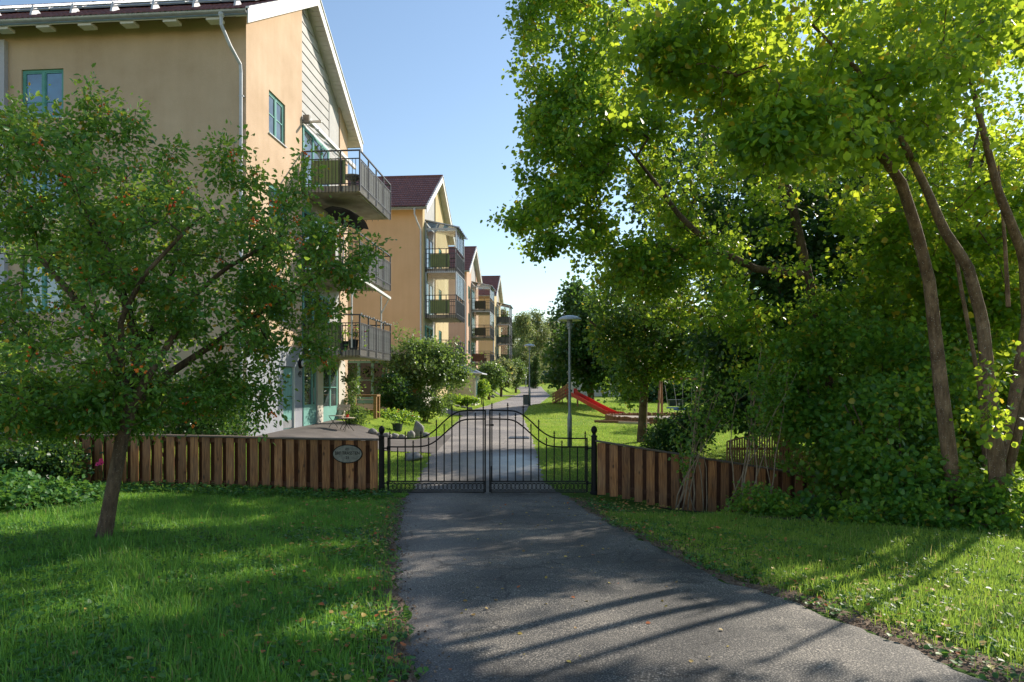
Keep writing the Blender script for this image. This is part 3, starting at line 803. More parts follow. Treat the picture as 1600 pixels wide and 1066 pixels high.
def wood_mesh(name, P, par, rad, nt, rmin=0):
    Vs = []; Fs = []; base = 0
    idx = np.array([i for i in range(len(P)) if par[i] >= 0 and rad[i] >= rmin])
    for lo, hi, n in ((0, .012, 3), (.012, .04, 5), (.04, 9, 9)):
        sel = idx[(rad[idx] >= lo) & (rad[idx] < hi)]
        if not len(sel): continue
        a = P[par[sel]]; b = P[sel]; d = b - a; L_ = np.linalg.norm(d, axis=1, keepdims=True) + 1e-9; d = d / L_
        b = b + d * np.minimum(rad[sel][:, None] * .5, .02)
        ref = np.where(np.abs(d[:, 2:3]) > .9, np.array([[1., 0, 0]]), np.array([[0, 0, 1.]]))
        ref = np.where(np.abs(d[:, 2:3]) > .5, np.array([[0., 1., 0]]), ref)
        u = np.cross(d, ref); u /= np.linalg.norm(u, axis=1, keepdims=True) + 1e-9; v = np.cross(d, u)
        th = np.arange(n) * 2 * np.pi / n
        ring = np.cos(th)[None, :, None] * u[:, None] + np.sin(th)[None, :, None] * v[:, None]
        ra = np.minimum(rad[par[sel]], rad[sel] * 1.35)
        # trunk segments keep true radius
        ra = np.where(sel < nt, rad[par[sel]], ra)
        wob = 1 + .10 * RNG.normal(0, 1, (len(sel), n, 1)) * (rad[sel] > .03)[:, None, None] * 0
        va = a[:, None] + ring * ra[:, None, None] * wob; vb = b[:, None] + ring * rad[sel][:, None, None] * wob
        V = np.concatenate([va, vb], 1).reshape(-1, 3)
        i0 = (np.arange(len(sel)) * 2 * n)[:, None] + base
        k = np.arange(n)[None]
        F = np.stack([i0 + k, i0 + (k + 1) % n, i0 + n + (k + 1) % n, i0 + n + k], -1).reshape(-1, 4)
        Vs.append(V); Fs.append(F); base += len(V)
    return fast_mesh(name, np.concatenate(Vs), np.concatenate(Fs), 4)

def attract(ells, n, gap=.0, gfreq=.6, shell=.55, seed=0):
    """ells: (cx, cy, cz, rx, ry, rz, weight). Points biased to the outer shell, with noise gaps"""
    out = []
    w = np.array([e[6] for e in ells], float); w /= w.sum()
    tries = 0
    while len(out) < n and tries < n * 30:
        tries += 1
        e = ells[RNG.choice(len(ells), p=w)]
        v = RNG.normal(0, 1, 3); v /= np.linalg.norm(v)
        r = RNG.random() ** (1 / 3) if RNG.random() > shell else RNG.uniform(.8, 1.03)
        p = np.array(e[:3]) + v * r * np.array(e[3:6])
        if mnoise.noise((p[0] * gfreq + seed, p[1] * gfreq, p[2] * gfreq)) < gap: continue
        out.append(p)
    return np.array(out)

# openings cut into the crowns along sun rays to light chosen ground spots
LIT_PX = [(905, 925), (940, 920), (980, 925), (1010, 925), (760, 960), (800, 950), (840, 945), (720, 1010), (760, 1000), (810, 990), (860, 975), (900, 965), (950, 950), (1000, 940), (780, 1030), (830, 1025), (880, 1010), (930, 1000),
          (980, 985), (1040, 965), (1090, 950), (1050, 1000), (1100, 990), (1150, 985), (1000, 1020), (1080, 1030), (1150, 1030), (1230, 1020), (1300, 1020), (1350, 1040), (1200, 960), (1250, 965), (850, 1050), (920, 1045), (1400, 1040), (825, 828), (850, 826), (790, 830), (650, 870),
          (40, 915), (90, 905), (140, 890), (10, 930), (300, 885), (330, 880), (360, 900), (400, 890), (450, 868), (480, 862), (215, 815), (240, 830), (545, 980), (1330, 960), (1400, 920), (1480, 900), (1550, 940), (1500, 1000), (1450, 960), (1560, 880), (1300, 905), (1350, 890), (1250, 925), (1420, 960), (1580, 1010), (1500, 880), (1550, 1040), (1450, 1020), (1380, 870), (1320, 930), (1220, 900)]
_l = [G(*p) for p in LIT_PX]
LIT_P = np.array([(x, y, gz(x, y)) for x, y in _l])
LIT_R = np.array([1.0 if p[0] > 600 else 2.0 for p in LIT_PX])
SD = np.array(sdir)
def ray_dist(A):
    out = np.full(len(A), 9.0)
    for o, rr in zip(LIT_P, LIT_R):
        w = A - o; t = w @ SD
        d = np.linalg.norm(w - t[:, None] * SD, axis=1)
        out = np.minimum(out, d / rr)
    return out

def make_tree(name, label, cat, base, trunks, ells, n_cl, per, leaf, lmat, bmat, spread=.3, group=None, shape=6,
              gap=-.15, gfreq=.6, step=.3, min_r=.004, up=.55, droop=.35, wid=1.0, extra=None, shell=.55, seed=0,
              tparts=('trunk', 'crown'), wood_min=0, curve=.12, flat=.7, rshift=0.0):
    root = thing(name, label, cat, base, 0, group)
    A = attract(ells, n_cl, gap, gfreq, shell, seed) if n_cl else np.zeros((0, 3))
    near = base[1] < 16 and len(A)
    if near: A = A[ray_dist(A) > .26]
    if extra is not None and len(extra): A = np.concatenate([A, extra])
    P, par, rad, tips, nt = skeleton(trunks, A, step, min_r, curve)
    off = np.array(base)
    # smooth wide trunks
    tm = wood_mesh(tparts[0], P - off, par, rad, nt, wood_min)
    link(tparts[0], tm, bmat, root, True)
    # leaves
    T = P[tips]; prev = P[par[tips]]
    d = T - prev; d /= np.linalg.norm(d, axis=1, keepdims=True) + 1e-9
    k = len(T)
    cl_r = RNG.random(k)
    per_i = np.maximum(1, (per * RNG.uniform(.45, 1.6, k)).astype(int))
    ci = np.repeat(np.arange(k), per_i); n = len(ci)
    back = RNG.uniform(-1.6, .5, n)[:, None] * spread * d[ci]
    LP = T[ci] + back + RNG.normal(0, 1, (n, 3)) * spread * .62 * np.array([1, 1, flat])
    if near:
        kp = ray_dist(LP) > .15; LP = LP[kp]; ci = ci[kp]; n = len(ci)
    Nn = RNG.normal(0, .55, (n, 3)) + np.array([0, 0, up])
    out = LP - T[ci] + d[ci] * spread * .5
    D = out / (np.linalg.norm(out, axis=1, keepdims=True) + 1e-9) + RNG.normal(0, .5, (n, 3)) + np.array([0, 0, -droop])
    size = leaf * RNG.uniform(.45, 1.35, n)
    rnd = np.clip(.55 * RNG.random(n) + .35 * cl_r[ci] + rshift, 0, .9)
    rnd = np.where(RNG.random(n) < .03 * (1 + 2 * (cl_r[ci] > .85)), 1.0, rnd)
    c = link(tparts[1], leaves_mesh(tparts[1], LP - off, Nn, D, size, rnd, shape, wid), lmat, root)
    c['kind'] = 'stuff'
    return root, LP, T

def E(px, py, d, rpx, rpy, rd, w=1.0):
    c = W(px, py, d)
    return (c.x, c.y, c.z, rpx / FPX * d, rd, rpy / FPX * d, w)
def TP(pts):
    """trunk polyline from (px, py, depth, radius)"""
    out = []
    for px, py, d, r in pts:
        c = W(px, py, d); out.append((c.x, c.y, c.z, r))
    return out

# ------------------------------------------------------------------ apartment houses
TH = R(4.6)
MGAB = Matrix(((0, -1, 0, 0), (1, 0, 0, 0), (0, 0, 1, 0), (0, 0, 0, 1)))   # (along gable, depth, z) -> house local
ZE, SL, HALF = 11.33, .644, 4.35       # eave edge height, roof slope, half depth
def roof_z(y): return ZE + SL * ((y + .65) if y < HALF else (2 * HALF + .65 - y))

def wallgrid(mb, a0, a1, z0, z1, holes=(), dep=.13, off=0.0):
    A = sorted({a0, a1, *[h[0] for h in holes], *[h[1] for h in holes]})
    Z = sorted({z0, z1, *[h[2] for h in holes], *[h[3] for h in holes]})
    for i in range(len(A) - 1):
        for j in range(len(Z) - 1):
            ca, cz = (A[i] + A[i + 1]) / 2, (Z[j] + Z[j + 1]) / 2
            if any(h[0] < ca < h[1] and h[2] < cz < h[3] for h in holes): continue
            mb.add([(A[i], off, Z[j]), (A[i + 1], off, Z[j]), (A[i + 1], off, Z[j + 1]), (A[i], off, Z[j + 1])], [(0, 1, 2, 3)])
    for h in holes:
        a, b, c, d = h
        q = [(a, c), (b, c), (b, d), (a, d)]
        for k in range(4):
            p, r_ = q[k], q[(k + 1) % 4]
            mb.add([(p[0], off, p[1]), (r_[0], off, r_[1]), (r_[0], off + dep, r_[1]), (p[0], off + dep, p[1])], [(0, 1, 2, 3)])

def window(parent, Mx, a0, a1, z0, z1, cols=2, bars=(.5,), fm=None, gm=None, dep=.05, sill=True, fw=.06, panel=0, cols_w=None, name='window', curtain=False, sillproj=.05):
    """frame, panes and sill of one window in wall coordinates (along, depth inward, z)"""
    fm = fm or M['teal']; gm = gm or M['glass']
    mb = MB(Mx); d0, d1 = dep, dep + .06
    mb.box((a0, d0, z0), (a0 + fw, d1, z1)); mb.box((a1 - fw, d0, z0), (a1, d1, z1))
    mb.box((a0 + fw, d0, z1 - fw), (a1 - fw, d1, z1)); mb.box((a0 + fw, d0, z0), (a1 - fw, d1, z0 + fw))
    cw = cols_w or [1.0 / cols] * cols
    x = a0 + fw; tot = a1 - a0 - 2 * fw; panes = []
    zb = z0 + fw + panel
    if panel: mb.box((a0 + fw, d0 + .012, z0 + fw), (a1 - fw, d1 - .01, zb))
    for i, wv in enumerate(cw):
        xa, xb = x, x + tot * wv
        if i < len(cw) - 1: mb.box((xb - .035, d0 - .004, zb), (xb + .035, d1 - .004, z1 - fw))
        pa, pb = xa + (.035 if i else 0), xb - (.035 if i < len(cw) - 1 else 0)
        # casement frame
        cf = .035
        mb.box((pa, d0 + .01, zb), (pa + cf, d1 + .004, z1 - fw)); mb.box((pb - cf, d0 + .01, zb), (pb, d1 + .004, z1 - fw))
        mb.box((pa + cf, d0 + .01, z1 - fw - cf), (pb - cf, d1 + .004, z1 - fw)); mb.box((pa + cf, d0 + .01, zb), (pb - cf, d1 + .004, zb + cf))
        zc = [zb + cf] + [zb + (z1 - fw - zb) * b for b in bars] + [z1 - fw - cf]
        for k in range(len(zc) - 1):
            if k: mb.box((pa + cf, d0 + .014, zc[k] - .016), (pb - cf, d1 - .006, zc[k] + .016))
            panes.append((pa + cf, pb - cf, zc[k] + (.016 if k else 0), zc[k + 1] - (.016 if k < len(zc) - 2 else 0)))
        x = xb
    w = mb.build(name, fm, parent)
    for p in panes:
        q = MB(Mx); q.box((p[0] - .004, d0 + .03, p[2] - .004), (p[1] + .004, d0 + .038, p[3] + .004)); q.build('pane', gm, w)
    if curtain:
        q = MB(Mx); n = 26; vs = []; fs = []
        for i in range(n + 1):
            xx = a0 + (a1 - a0) * i / n; dd = d1 + .10 + .018 * math.sin(i * 2.2)
            vs += [(xx, dd, zb), (xx, dd, z1 - .03)]
            if i: fs.append((2 * i - 2, 2 * i, 2 * i + 1, 2 * i - 1))
        q.add(vs, fs); q.build('curtain', M['curtain'], w)
    else:
        pass
    if sill:
        q = MB(Mx); q.box((a0 - .04, -sillproj, z0 - .035), (a1 + .04, dep, z0 - .008)); q.build('sill', M['zinc_white'], w)
    # dark room behind so that the reveal is closed
    return w

def tile_mesh(W_, near=True, x1=.40):
    per = .15; n = int((W_ + x1) / per) * 6
    xs_ = np.linspace(-W_, x1, n)
    wave = .022 * np.abs(np.sin(np.pi * (xs_ + W_) / per)) ** 1.3
    rows = 14; Ltot = HALF + .65
    V = []; F = []
    for r_ in range(rows):
        y0 = -.65 + Ltot * r_ / rows; y1 = -.65 + Ltot * (r_ + 1) / rows + .03
        jit = .004 * np.sin(xs_ * 9 + r_)
        for y, lift in ((y0, -.012), (y0, .034), (y1, .004)):
            z = ZE + SL * (y + .65) + .06 + wave + lift + jit
            yy = y if near else 2 * HALF - y
            V.append(np.stack([xs_, np.full(n, yy), z], -1))
        b = r_ * 3 * n; k = np.arange(n - 1)
        for s in (0, 1):
            F.append(np.stack([b + s * n + k, b + s * n + k + 1, b + (s + 1) * n + k + 1, b + (s + 1) * n + k], -1))
    return np.concatenate(V), np.concatenate(F)

M['tile'] = mat('brown_red_roof_tile', (.21, .075, .05), (.11, .042, .03), 5, .38, .2, 25, spec=.5, coord='Object')

def roof(parent, W_, detail=False, x1=.40):
    V1, F1 = tile_mesh(W_, True, x1); V2, F2 = tile_mesh(W_, False, x1)
    me = fast_mesh('roof', np.concatenate([V1, V2]), np.concatenate([F1, F2 + len(V1)]), 4)
    rf = link('roof', me, M['tile'], parent)
    # ridge caps
    mb = MB(); mb.tube([(-W_, HALF, roof_z(HALF) + .07), (x1, HALF, roof_z(HALF) + .07)], .10, 10); mb.build('ridge_cap', M['tile'], rf)
    # deck: white boarded underside
    mb = MB()
    th = .14
    for s in (0, 1):
        f = (lambda y: y) if s == 0 else (lambda y: 2 * HALF - y)
        pts = [(f(-.62), roof_z(-.62) - .02), (f(HALF - .001), roof_z(HALF) - .02), (f(HALF - .001), roof_z(HALF) - .02 - th), (f(-.62), roof_z(-.62) - .02 - th)]
        mb.poly_x(pts, -W_, x1 - .035)
    mb.build('soffit', M['white'], parent)
    # soffit board joints seen from below on the verge
    if detail:
        for s in (0, 1):
            f = (lambda y: y) if s == 0 else (lambda y: 2 * HALF - y)
            for i in range(34):
                ya = -.60 + i * .146
                yb = ya + .13
                za, zb = roof_z(ya) - .162, roof_z(yb) - .162
                q = MB(); q.poly_x([(f(ya), za), (f(yb), zb), (f(yb), zb - .014), (f(ya), za - .014)], .012, x1 - .04)
                q.build('soffit_board', M['white'], parent)
    # barge boards
    for s in (0, 1):
        f = (lambda y: y) if s == 0 else (lambda y: 2 * HALF - y)
        q = MB()
        q.poly_x([(f(-.70), roof_z(-.70) + .06), (f(HALF), roof_z(HALF) + .06), (f(HALF), roof_z(HALF) - .32), (f(-.70), roof_z(-.70) - .34)], x1 - .03, x1)
        q.build('barge_board', M['white'], parent)
        q = MB(); q.poly_x([(f(-.72), roof_z(-.72) + .10), (f(HALF), roof_z(HALF) + .10), (f(HALF), roof_z(HALF) + .055), (f(-.72), roof_z(-.72) + .055)], x1 - .07, x1 + .035)
        q.build('verge_trim', M['white'], parent)
    # gutters (half-round) and brackets
    for yv in (-.74, 2 * HALF + .74):
        q = MB(); n = 9; vs = []; fs = []
        for xx in (-W_, x1 - .03):
            for k in range(n + 1):
                a = math.pi * k / n
                for rr in (.075, .066):
                    vs.append((xx, yv - rr * math.cos(a), ZE - .045 - rr * math.sin(a)))
        m_ = 2 * (n + 1)
        for k in range(n):
            fs += [(2 * k, 2 * k + 2, m_ + 2 * k + 2, m_ + 2 * k), (2 * k + 1, 2 * k + 3, m_ + 2 * k + 3, m_ + 2 * k + 1)]
            fs += [(2 * k, 2 * k + 1, 2 * k + 3, 2 * k + 2), (m_ + 2 * k, m_ + 2 * k + 1, m_ + 2 * k + 3, m_ + 2 * k + 2)]
        fs += [(0, 1, m_ + 1, m_), (2 * n, 2 * n + 1, m_ + 2 * n + 1, m_ + 2 * n)]
        q.add(vs, fs); q.build('gutter', M['zinc'], parent, True)
    return rf

def downpipe(parent, x=-.10):
    q = MB(); y0 = -.74
    q.lathe([(.075, 0), (.075, -.06), (.045, -.13), (.045, -.16)], (x - .22, y0, ZE - .10), 10)
    q.tube([(x - .22, y0, ZE - .25), (x - .22, y0, ZE - .42), (x - .10, -.50, ZE - .85), (x, -.14, ZE - 1.18), (x, -.10, ZE - 1.40), (x, -.10, .1)], .045, 10)
    for z in (9.3, 6.9, 4.5, 2.1):
        q.box((x - .06, -.10, z), (x + .06, .0, z + .03))
    q.build('downpipe', M['zinc_white'], parent)

def balcony(parent, t0, t1, zb, out=1.92, detail=True, front_panel=(.28, 1.45), side_panel=True, panel=None, glazed=False, glass_h=1.45, sloped=False, top_glass=0):
    """floor slab = the part; rails, posts, balusters, panels, panes are its pieces"""
    panel = panel or M['green_panel']
    mb = MB(); mb.box((0.0, t0, zb), (out, t1, zb + .19)); mb.box((out - .22, t0 + .35, zb - .05), (out - .08, t1 - .35, zb))
    b = mb.build('balcony', M['concrete'], parent)
    zt = zb + 1.34; zr = zt - .27; zl = zb + .24
    # rails
    def rails(zv, w, nm):
        for A_, B_ in (((0.02, t0 - .03), (out + .05, t0 - .03)), ((out + .03, t0 - .03), (out + .03, t1 + .03)), ((out + .05, t1 + .03), (0.02, t1 + .03))):
            q = MB(); q.bar((A_[0], A_[1], zv), (B_[0], B_[1], zv), w, w * .8); q.build(nm, M['dark_metal'], b)
    rails(zt, .05, 'top_rail'); rails(zr, .035, 'middle_rail'); rails(zl, .035, 'bottom_rail')
    posts = [(out * .02 + .03, t0 - .03), (out * .68, t0 - .03), (out + .03, t0 - .03), (out + .03, t1 + .03), (.05, t1 + .03), (out * .5, t1 + .03)] + [(out + .03, t0 + (t1 - t0) * k / 4) for k in (1, 2, 3)]
    me = None
    for p in posts:
        if me is None:
            q = MB(); q.box((-.022, -.022, 0), (.022, .022, zt - zb - .02)); me = q.mesh('post')
        o = link('post', me, M['dark_metal'], b); o.location = (p[0], p[1], zb)
    # balusters
    fr = [(.09 + k * .115, t0 - .03) for k in range(int((out - .1) / .115) + 1)]
    sd = [(out + .035, t0 + .06 + k * .115) for k in range(int((t1 - t0) / .115))]
    bk = [(.09 + k * .23, t1 + .03) for k in range(int((out - .1) / .23))]
    if detail:
        qf = MB(); qf.box((-.009, -.006, 0), (.009, .006, zr - zb + .05)); mf = qf.mesh('baluster')
        qs = MB(); qs.box((-.006, -.014, 0), (.006, .014, zr - zb + .05)); ms = qs.mesh('baluster')
        for p in fr: o = link('baluster', mf, M['dark_metal'], b); o.location = (p[0], p[1], zb - .05)
        for p in sd: o = link('baluster', ms, M['rail_grey'], b); o.location = (p[0], p[1], zb - .05)
        for p in bk: o = link('baluster', mf, M['dark_metal'], b); o.location = (p[0], p[1], zb - .05)
    else:
        q = MB()
        for p in fr + sd + bk: q.box((p[0] - .009, p[1] - .009, zb - .05), (p[0] + .009, p[1] + .009, zr))
        o = q.build('balusters', M['dark_metal'], b); o['kind'] = 'stuff'
    # panels
    if front_panel:
        q = MB(); n = int((front_panel[1] - front_panel[0]) / .10); wv = (front_panel[1] - front_panel[0]) / n
        for k in range(n):
            q.box((front_panel[0] + k * wv, t0 + .005 + .006 * (k % 2), zb + .27), (front_panel[0] + (k + 1) * wv, t0 + .025 + .006 * (k % 2), zr - .02))
        q.build('front_panel', panel, b)
    if side_panel:
        q = MB(); n = int((t1 - t0) / .14); wv = (t1 - t0) / n
        for k in range(n):
            q.box((out - .015 - .012 * (k % 2), t0 + .03 + k * wv, zb + .20), (out + .005 - .012 * (k % 2), t0 + .03 + (k + .97) * wv, zr - .02))
        q.build('side_panel', M['grey_panel'], b)
    if glazed:
        z0 = zt + .02
        zw, zo = (z0 + 1.62, z0 + 1.16) if sloped else (z0 + glass_h - .06, z0 + glass_h - .06)
        # front panes
        n = 3
        for k in range(n):
            xa, xb = .06 + (out - .08) * k / n, .06 + (out - .08) * (k + 1) / n
            ztop = zw + (zo - zw) * 1.0 if sloped else zo
            q = MB(); q.box((xa + .012, t0 - .004, z0), (xb - .012, t0 + .004, min(ztop, zo) - .05)); q.build('glass_pane', M['clear'], b)
        n = 5
        for k in range(n):
            ya, yb = t0 + (t1 - t0) * k / n, t0 + (t1 - t0) * (k + 1) / n
            q = MB(); q.box((out - .004, ya + .012, z0), (out + .004, yb - .012, zo - .05)); q.build('glass_pane', M['clear'], b)
            q = MB(); q.box((out - .02, ya - .015, z0 - .03), (out + .02, ya + .015, zo - .05)); q.build('glazing_bar', M['zinc_white'], b)
        for (px_, py_) in ((.04, t0), (out, t0), (out, t1)):
            q = MB(); q.box((px_ - .035, py_ - .035, zb + .19), (px_ + .035, py_ + .035, (zw if px_ < 1 else zo) - .005)); q.build('glazing_post', M['zinc_white'], b)
        q = MB(); q.box((.04, t0 - .03, zo - .05), (out, t0 + .03, zo + .06)); q.build('head_rail', M['zinc_white'], b)
        q = MB(); q.box((out - .032, t0, zo - .048), (out + .032, t1, zo + .058)); q.build('head_rail', M['zinc_white'], b)
        if sloped:
            q = MB()
            q.add([(0, t0 - .12, zw + .02), (out + .22, t0 - .12, zo), (out + .22, t1 + .12, zo), (0, t1 + .12, zw + .02), (0, t0 - .12, zw + .06), (out + .22, t0 - .12, zo + .04), (out + .22, t1 + .12, zo + .04), (0, t1 + .12, zw + .06)],
                  [(3, 2, 1, 0), (4, 5, 6, 7), (0, 1, 5, 4), (1, 2, 6, 5), (2, 3, 7, 6), (3, 0, 4, 7)])
            q.build('glazing_roof', M['clear'], b)
            for k in range(7):
                yy = t0 - .12 + (t1 - t0 + .24) * k / 6
                q = MB(); q.bar((0, yy, zw + .08), (out + .24, yy, zo + .06), .045, .06); q.build('roof_bar', M['zinc_white'], b)
            q = MB(); q.add([(.05, t0, zo + .06), (out, t0, zo + .061), (.05, t0, zw)], [(0, 1, 2)]); q.build('glass_pane', M['clear'], b)
    return b

def house(name, label, C, gzv, W_, front_m, gable_m, base_m=None, t_c=(3.95, 7.75), balc=(4.0, 7.85), front_windows=(), gable_windows=(), detail=False, base_h=2.65, ground_holes=(), centre_m=None, pipe_x=-.10, floors=(7.84, 5.09, 2.42)):
    h = thing(name, label, 'building', (C[0], C[1], gzv), -TH)
    L_ = 2 * HALF; low = -1.6
    zt = lambda y: roof_z(y) - .17
    # front wall (faces the camera) and hidden back and left walls
    q = MB(); wallgrid(q, -W_, -.0, low, zt(0), [(a, b, c, d) for a, b, c, d in front_windows])
    q.add([(-W_, L_, low), (0, L_, low), (0, L_, zt(0)), (-W_, L_, zt(0))], [(3, 2, 1, 0)])
    q.add([(-W_, 0, low), (-W_, L_, low), (-W_, L_, zt(0)), (-W_, HALF, zt(HALF)), (-W_, 0, zt(0))], [(0, 1, 2, 3, 4)])
    q.build('front_wall', front_m, h)
    # gable wall: stucco left and right of a panelled middle
    ta, tb = t_c
    b0 = base_h if base_m else low
    q = MB(MGAB)
    wallgrid(q, 0, ta, b0, zt(0), [w for w in gable_windows if w[1] <= ta], .13)
    wallgrid(q, tb, L_, b0, zt(0), [w for w in gable_windows if w[0] >= tb], .13)
    def tri(a, b):
        pts = [(a, zt(0))] + ([(a, zt(a))] if zt(a) > zt(0) + .01 else []) + ([(HALF, zt(HALF))] if a < HALF < b else []) + ([(b, zt(b))] if zt(b) > zt(0) + .01 else []) + [(b, zt(0))]
        q.add([(p[0], 0, p[1]) for p in pts], [tuple(range(len(pts)))[::-1]])
    tri(0.0, ta); tri(tb, L_)
    q.add([(ta, 0, b0), (ta, .07, b0), (ta, .07, zt(ta)), (ta, 0, zt(ta))], [(0, 1, 2, 3)])
    q.add([(tb, 0, b0), (tb, .07, b0), (tb, .07, zt(tb)), (tb, 0, zt(tb))], [(3, 2, 1, 0)])
    q.build('gable_wall', gable_m, h)
    # middle field
    q = MB(MGAB); pts = [(ta, b0), (tb, b0), (tb, zt(tb)), (max(ta, HALF), zt(max(ta, HALF)))] + ([(ta, zt(ta))] if ta < HALF else [])
    q.add([(p[0], .07, p[1]) for p in pts], [tuple(range(len(pts)))]); q.build('middle_wall', centre_m or M['siding'], h)
    if base_m:
        q = MB(MGAB); wallgrid(q, 0, ta, low, base_h, ground_holes, .16, -.012)
        q.add([(0, -.012, base_h), (ta, -.012, base_h), (ta, 0.0, base_h), (0, 0.0, base_h)], [(0, 1, 2, 3)])
        q.build('plinth_wall', base_m, h)
        q = MB(MGAB); wallgrid(q, ta, L_, low, .02, (), .1, 0); q.build('threshold', M['concrete'], h)
    rf = roof(h, W_, detail)
    downpipe(h, pipe_x)
    return h

# ---- nearest house
H1C = (-7.28, 18.7); H1Z = .66
fw1 = [(-6.55, -5.3, z, z + 1.37) for z in (8.93, 6.21, 3.49)]
gw1 = [(1.43, 2.60, z, z + 1.28) for z in (8.87, 6.15, 3.43)]
h1 = house('apartment_house', 'nearest ochre stucco apartment house with open green-panelled balconies and teal doors', H1C, H1Z, 14, M['stucco_ochre'], M['stucco_ochre'],
           M['stucco_grey'], front_windows=fw1, gable_windows=gw1, detail=True, ground_holes=[(2.42, 3.31, 0.04, 2.02)])
FR = Matrix.Identity(4)
for w in fw1: window(h1, FR, *w, cols=2, bars=(.33,), gm=M['glass_blue'], curtain=(w[2] < 8))
for w in gw1: window(h1, MGAB, *w, cols=2, bars=(.5,))
# white projecting bay at the left end
q = MB(); q.box((-14, -.14, -1.6), (-6.95, -.002, 11.1)); q.build('bay_wall', M['stucco_white'], h1)
# rafter ends, snow guard, solar panels
for k in range(12):
    x = -.62 - k * 1.2
    q = MB(); q.box((x - .19, -.62, ZE - .20), (x + .19, -.36, ZE - .115)); q.build('rafter_end', M['white'], h1)
for k in range(12):
    x = -.25 - k * 1.18; y = .02; z = roof_z(y)
    q = MB(); q.poly_x([(y - .18, roof_z(y - .18) + .085), (y + .16, roof_z(y + .16) + .085), (y + .16, roof_z(y + .16) + .10), (y - .02, z + .30), (y - .10, z + .30), (y - .18, roof_z(y - .18) + .11)], x - .03, x + .03)
    q.build('snow_guard_bracket', M['zinc_white'], h1)
for dz, dy in ((.27, -.06), (.17, -.12)):
    q = MB(); q.tube([(-14, dy + .02, roof_z(0) + dz), (.33, dy + .02, roof_z(0) + dz)], .016, 6); q.build('snow_guard_rail', M['zinc'], h1)
M['solar'] = mat('solar_collector_glass', (.08, .12, .20), (.05, .08, .14), 3, .45, stretch=(40, 1, 1), spec=.8)
for k in range(13):
    x1_ = -.1 - k * 1.04; x0_ = x1_ - 1.0
    q = MB(); ya, yb = .75, 2.75
    q.poly_x([(ya, roof_z(ya) + .16), (yb, roof_z(yb) + .16), (yb, roof_z(yb) + .22), (ya, roof_z(ya) + .22)], x0_, x1_)
    sp = q.build('solar_panel', M['zinc'], h1)
    q = MB(); q.poly_x([(ya + .06, roof_z(ya + .06) + .224), (yb - .06, roof_z(yb - .06) + .224), (yb - .06, roof_z(yb - .06) + .232), (ya + .06, roof_z(ya + .06) + .232)], x0_ + .05, x1_ - .05)
    q.build('collector_glass', M['solar'], sp)
    q = MB()
    for j in range(9):
        xx = x0_ + .1 + j * .1
        q.poly_x([(ya + .06, roof_z(ya + .06) + .234), (yb - .06, roof_z(yb - .06) + .234), (yb - .06, roof_z(yb - .06) + .242), (ya + .06, roof_z(ya + .06) + .242)], xx - .015, xx + .015)
    q.build('collector_ribs', M['zinc'], sp)
# gable siding boards over the top balcony door
z = 10.25
while z < 14.1:
    t0_, t1_ = 4.0, 6.6
    # clip the board where the roof comes down
    zz = z + .33
    tmax = min(t1_, 2 * HALF + .65 - (zz + .22 - ZE) / SL)
    tmin = max(t0_, (zz + .22 - ZE) / SL - .65)
    if tmax - tmin > .3:
        q = MB(MGAB); q.box((tmin, .035, z), (tmax, .066, z + .30)); q.box((tmin, .02, z), (tmax, .04, z + .035)); q.build('siding_board', M['siding'], h1)
    z += .33
q = MB(MGAB); q.box((6.66, .03, 2.72), (7.70, .066, 12.4 - .5)); q.build('white_panel', M['siding'], h1)
q = MB(MGAB); q.box((3.97, .03, 10.12), (7.74, .069, 10.22)); q.build('trim_board', M['white'], h1)
for k, zf_ in enumerate((7.84, 5.09, 2.42)):
    window(h1, MGAB, 4.05, 6.55, zf_ + .22, zf_ + 2.25, cols=3, cols_w=[.36, .36, .28], bars=(), dep=-.01, sill=False, name='balcony_door', fw=.07)
b1 = balcony(h1, 4.0, 7.85, 7.84, front_panel=(.30, 1.46))
b2 = balcony(h1, 4.0, 7.85, 5.09, front_panel=(.06, 1.10), panel=M['brown_cloth'])
b3 = balcony(h1, 4.0, 7.85, 2.42, front_panel=(.06, 1.30))
# awning folded above the top door, and the awning frames that hang under the middle balcony
q = MB(MGAB); q.box((4.05, -.62, 10.18), (4.13, .02, 10.24))
q.build('awning_arm', M['awning'], h1)
q = MB(MGAB); q.bar((4.05, -.16, 10.30), (8.0, -.52, 9.92), .10, .13); q.build('awning_cassette', M['awning'], h1)
q = MB(MGAB)
for k in range(5): q.bar((4.4 + k * .75, -.04, 10.24 - k * .02), (4.62 + k * .75, -.33, 10.12 - k * .06), .03, .05)
q.build('awning_arms', M['awning'], h1)
q = MB(MGAB); q.box((4.0, -.22, 10.16), (4.14, -.01, 10.42)); q.build('awning_bracket', M['stone'], h1)
for (t, zz0, zz1) in ((3.98, 2.66, 5.05), (7.55, 3.6, 4.85)):
    q = MB(); q.tube([(1.68, t, zz0), (1.68, t, zz1)], .032, 8); q.build('awning_pole', M['awning'], h1)
q = MB(); q.bar((1.85, 4.05, 5.02), (1.98, 7.7, 4.78), .09, .09); q.build('awning_cassette', M['awning'], h1)
q = MB(); q.tube([(1.95, 4.1, 4.98), (1.70, 4.0, 4.40)], .02, 6); q.tube([(1.97, 7.6, 4.75), (1.70, 7.55, 4.2)], .02, 6); q.build('awning_braces', M['awning'], h1)

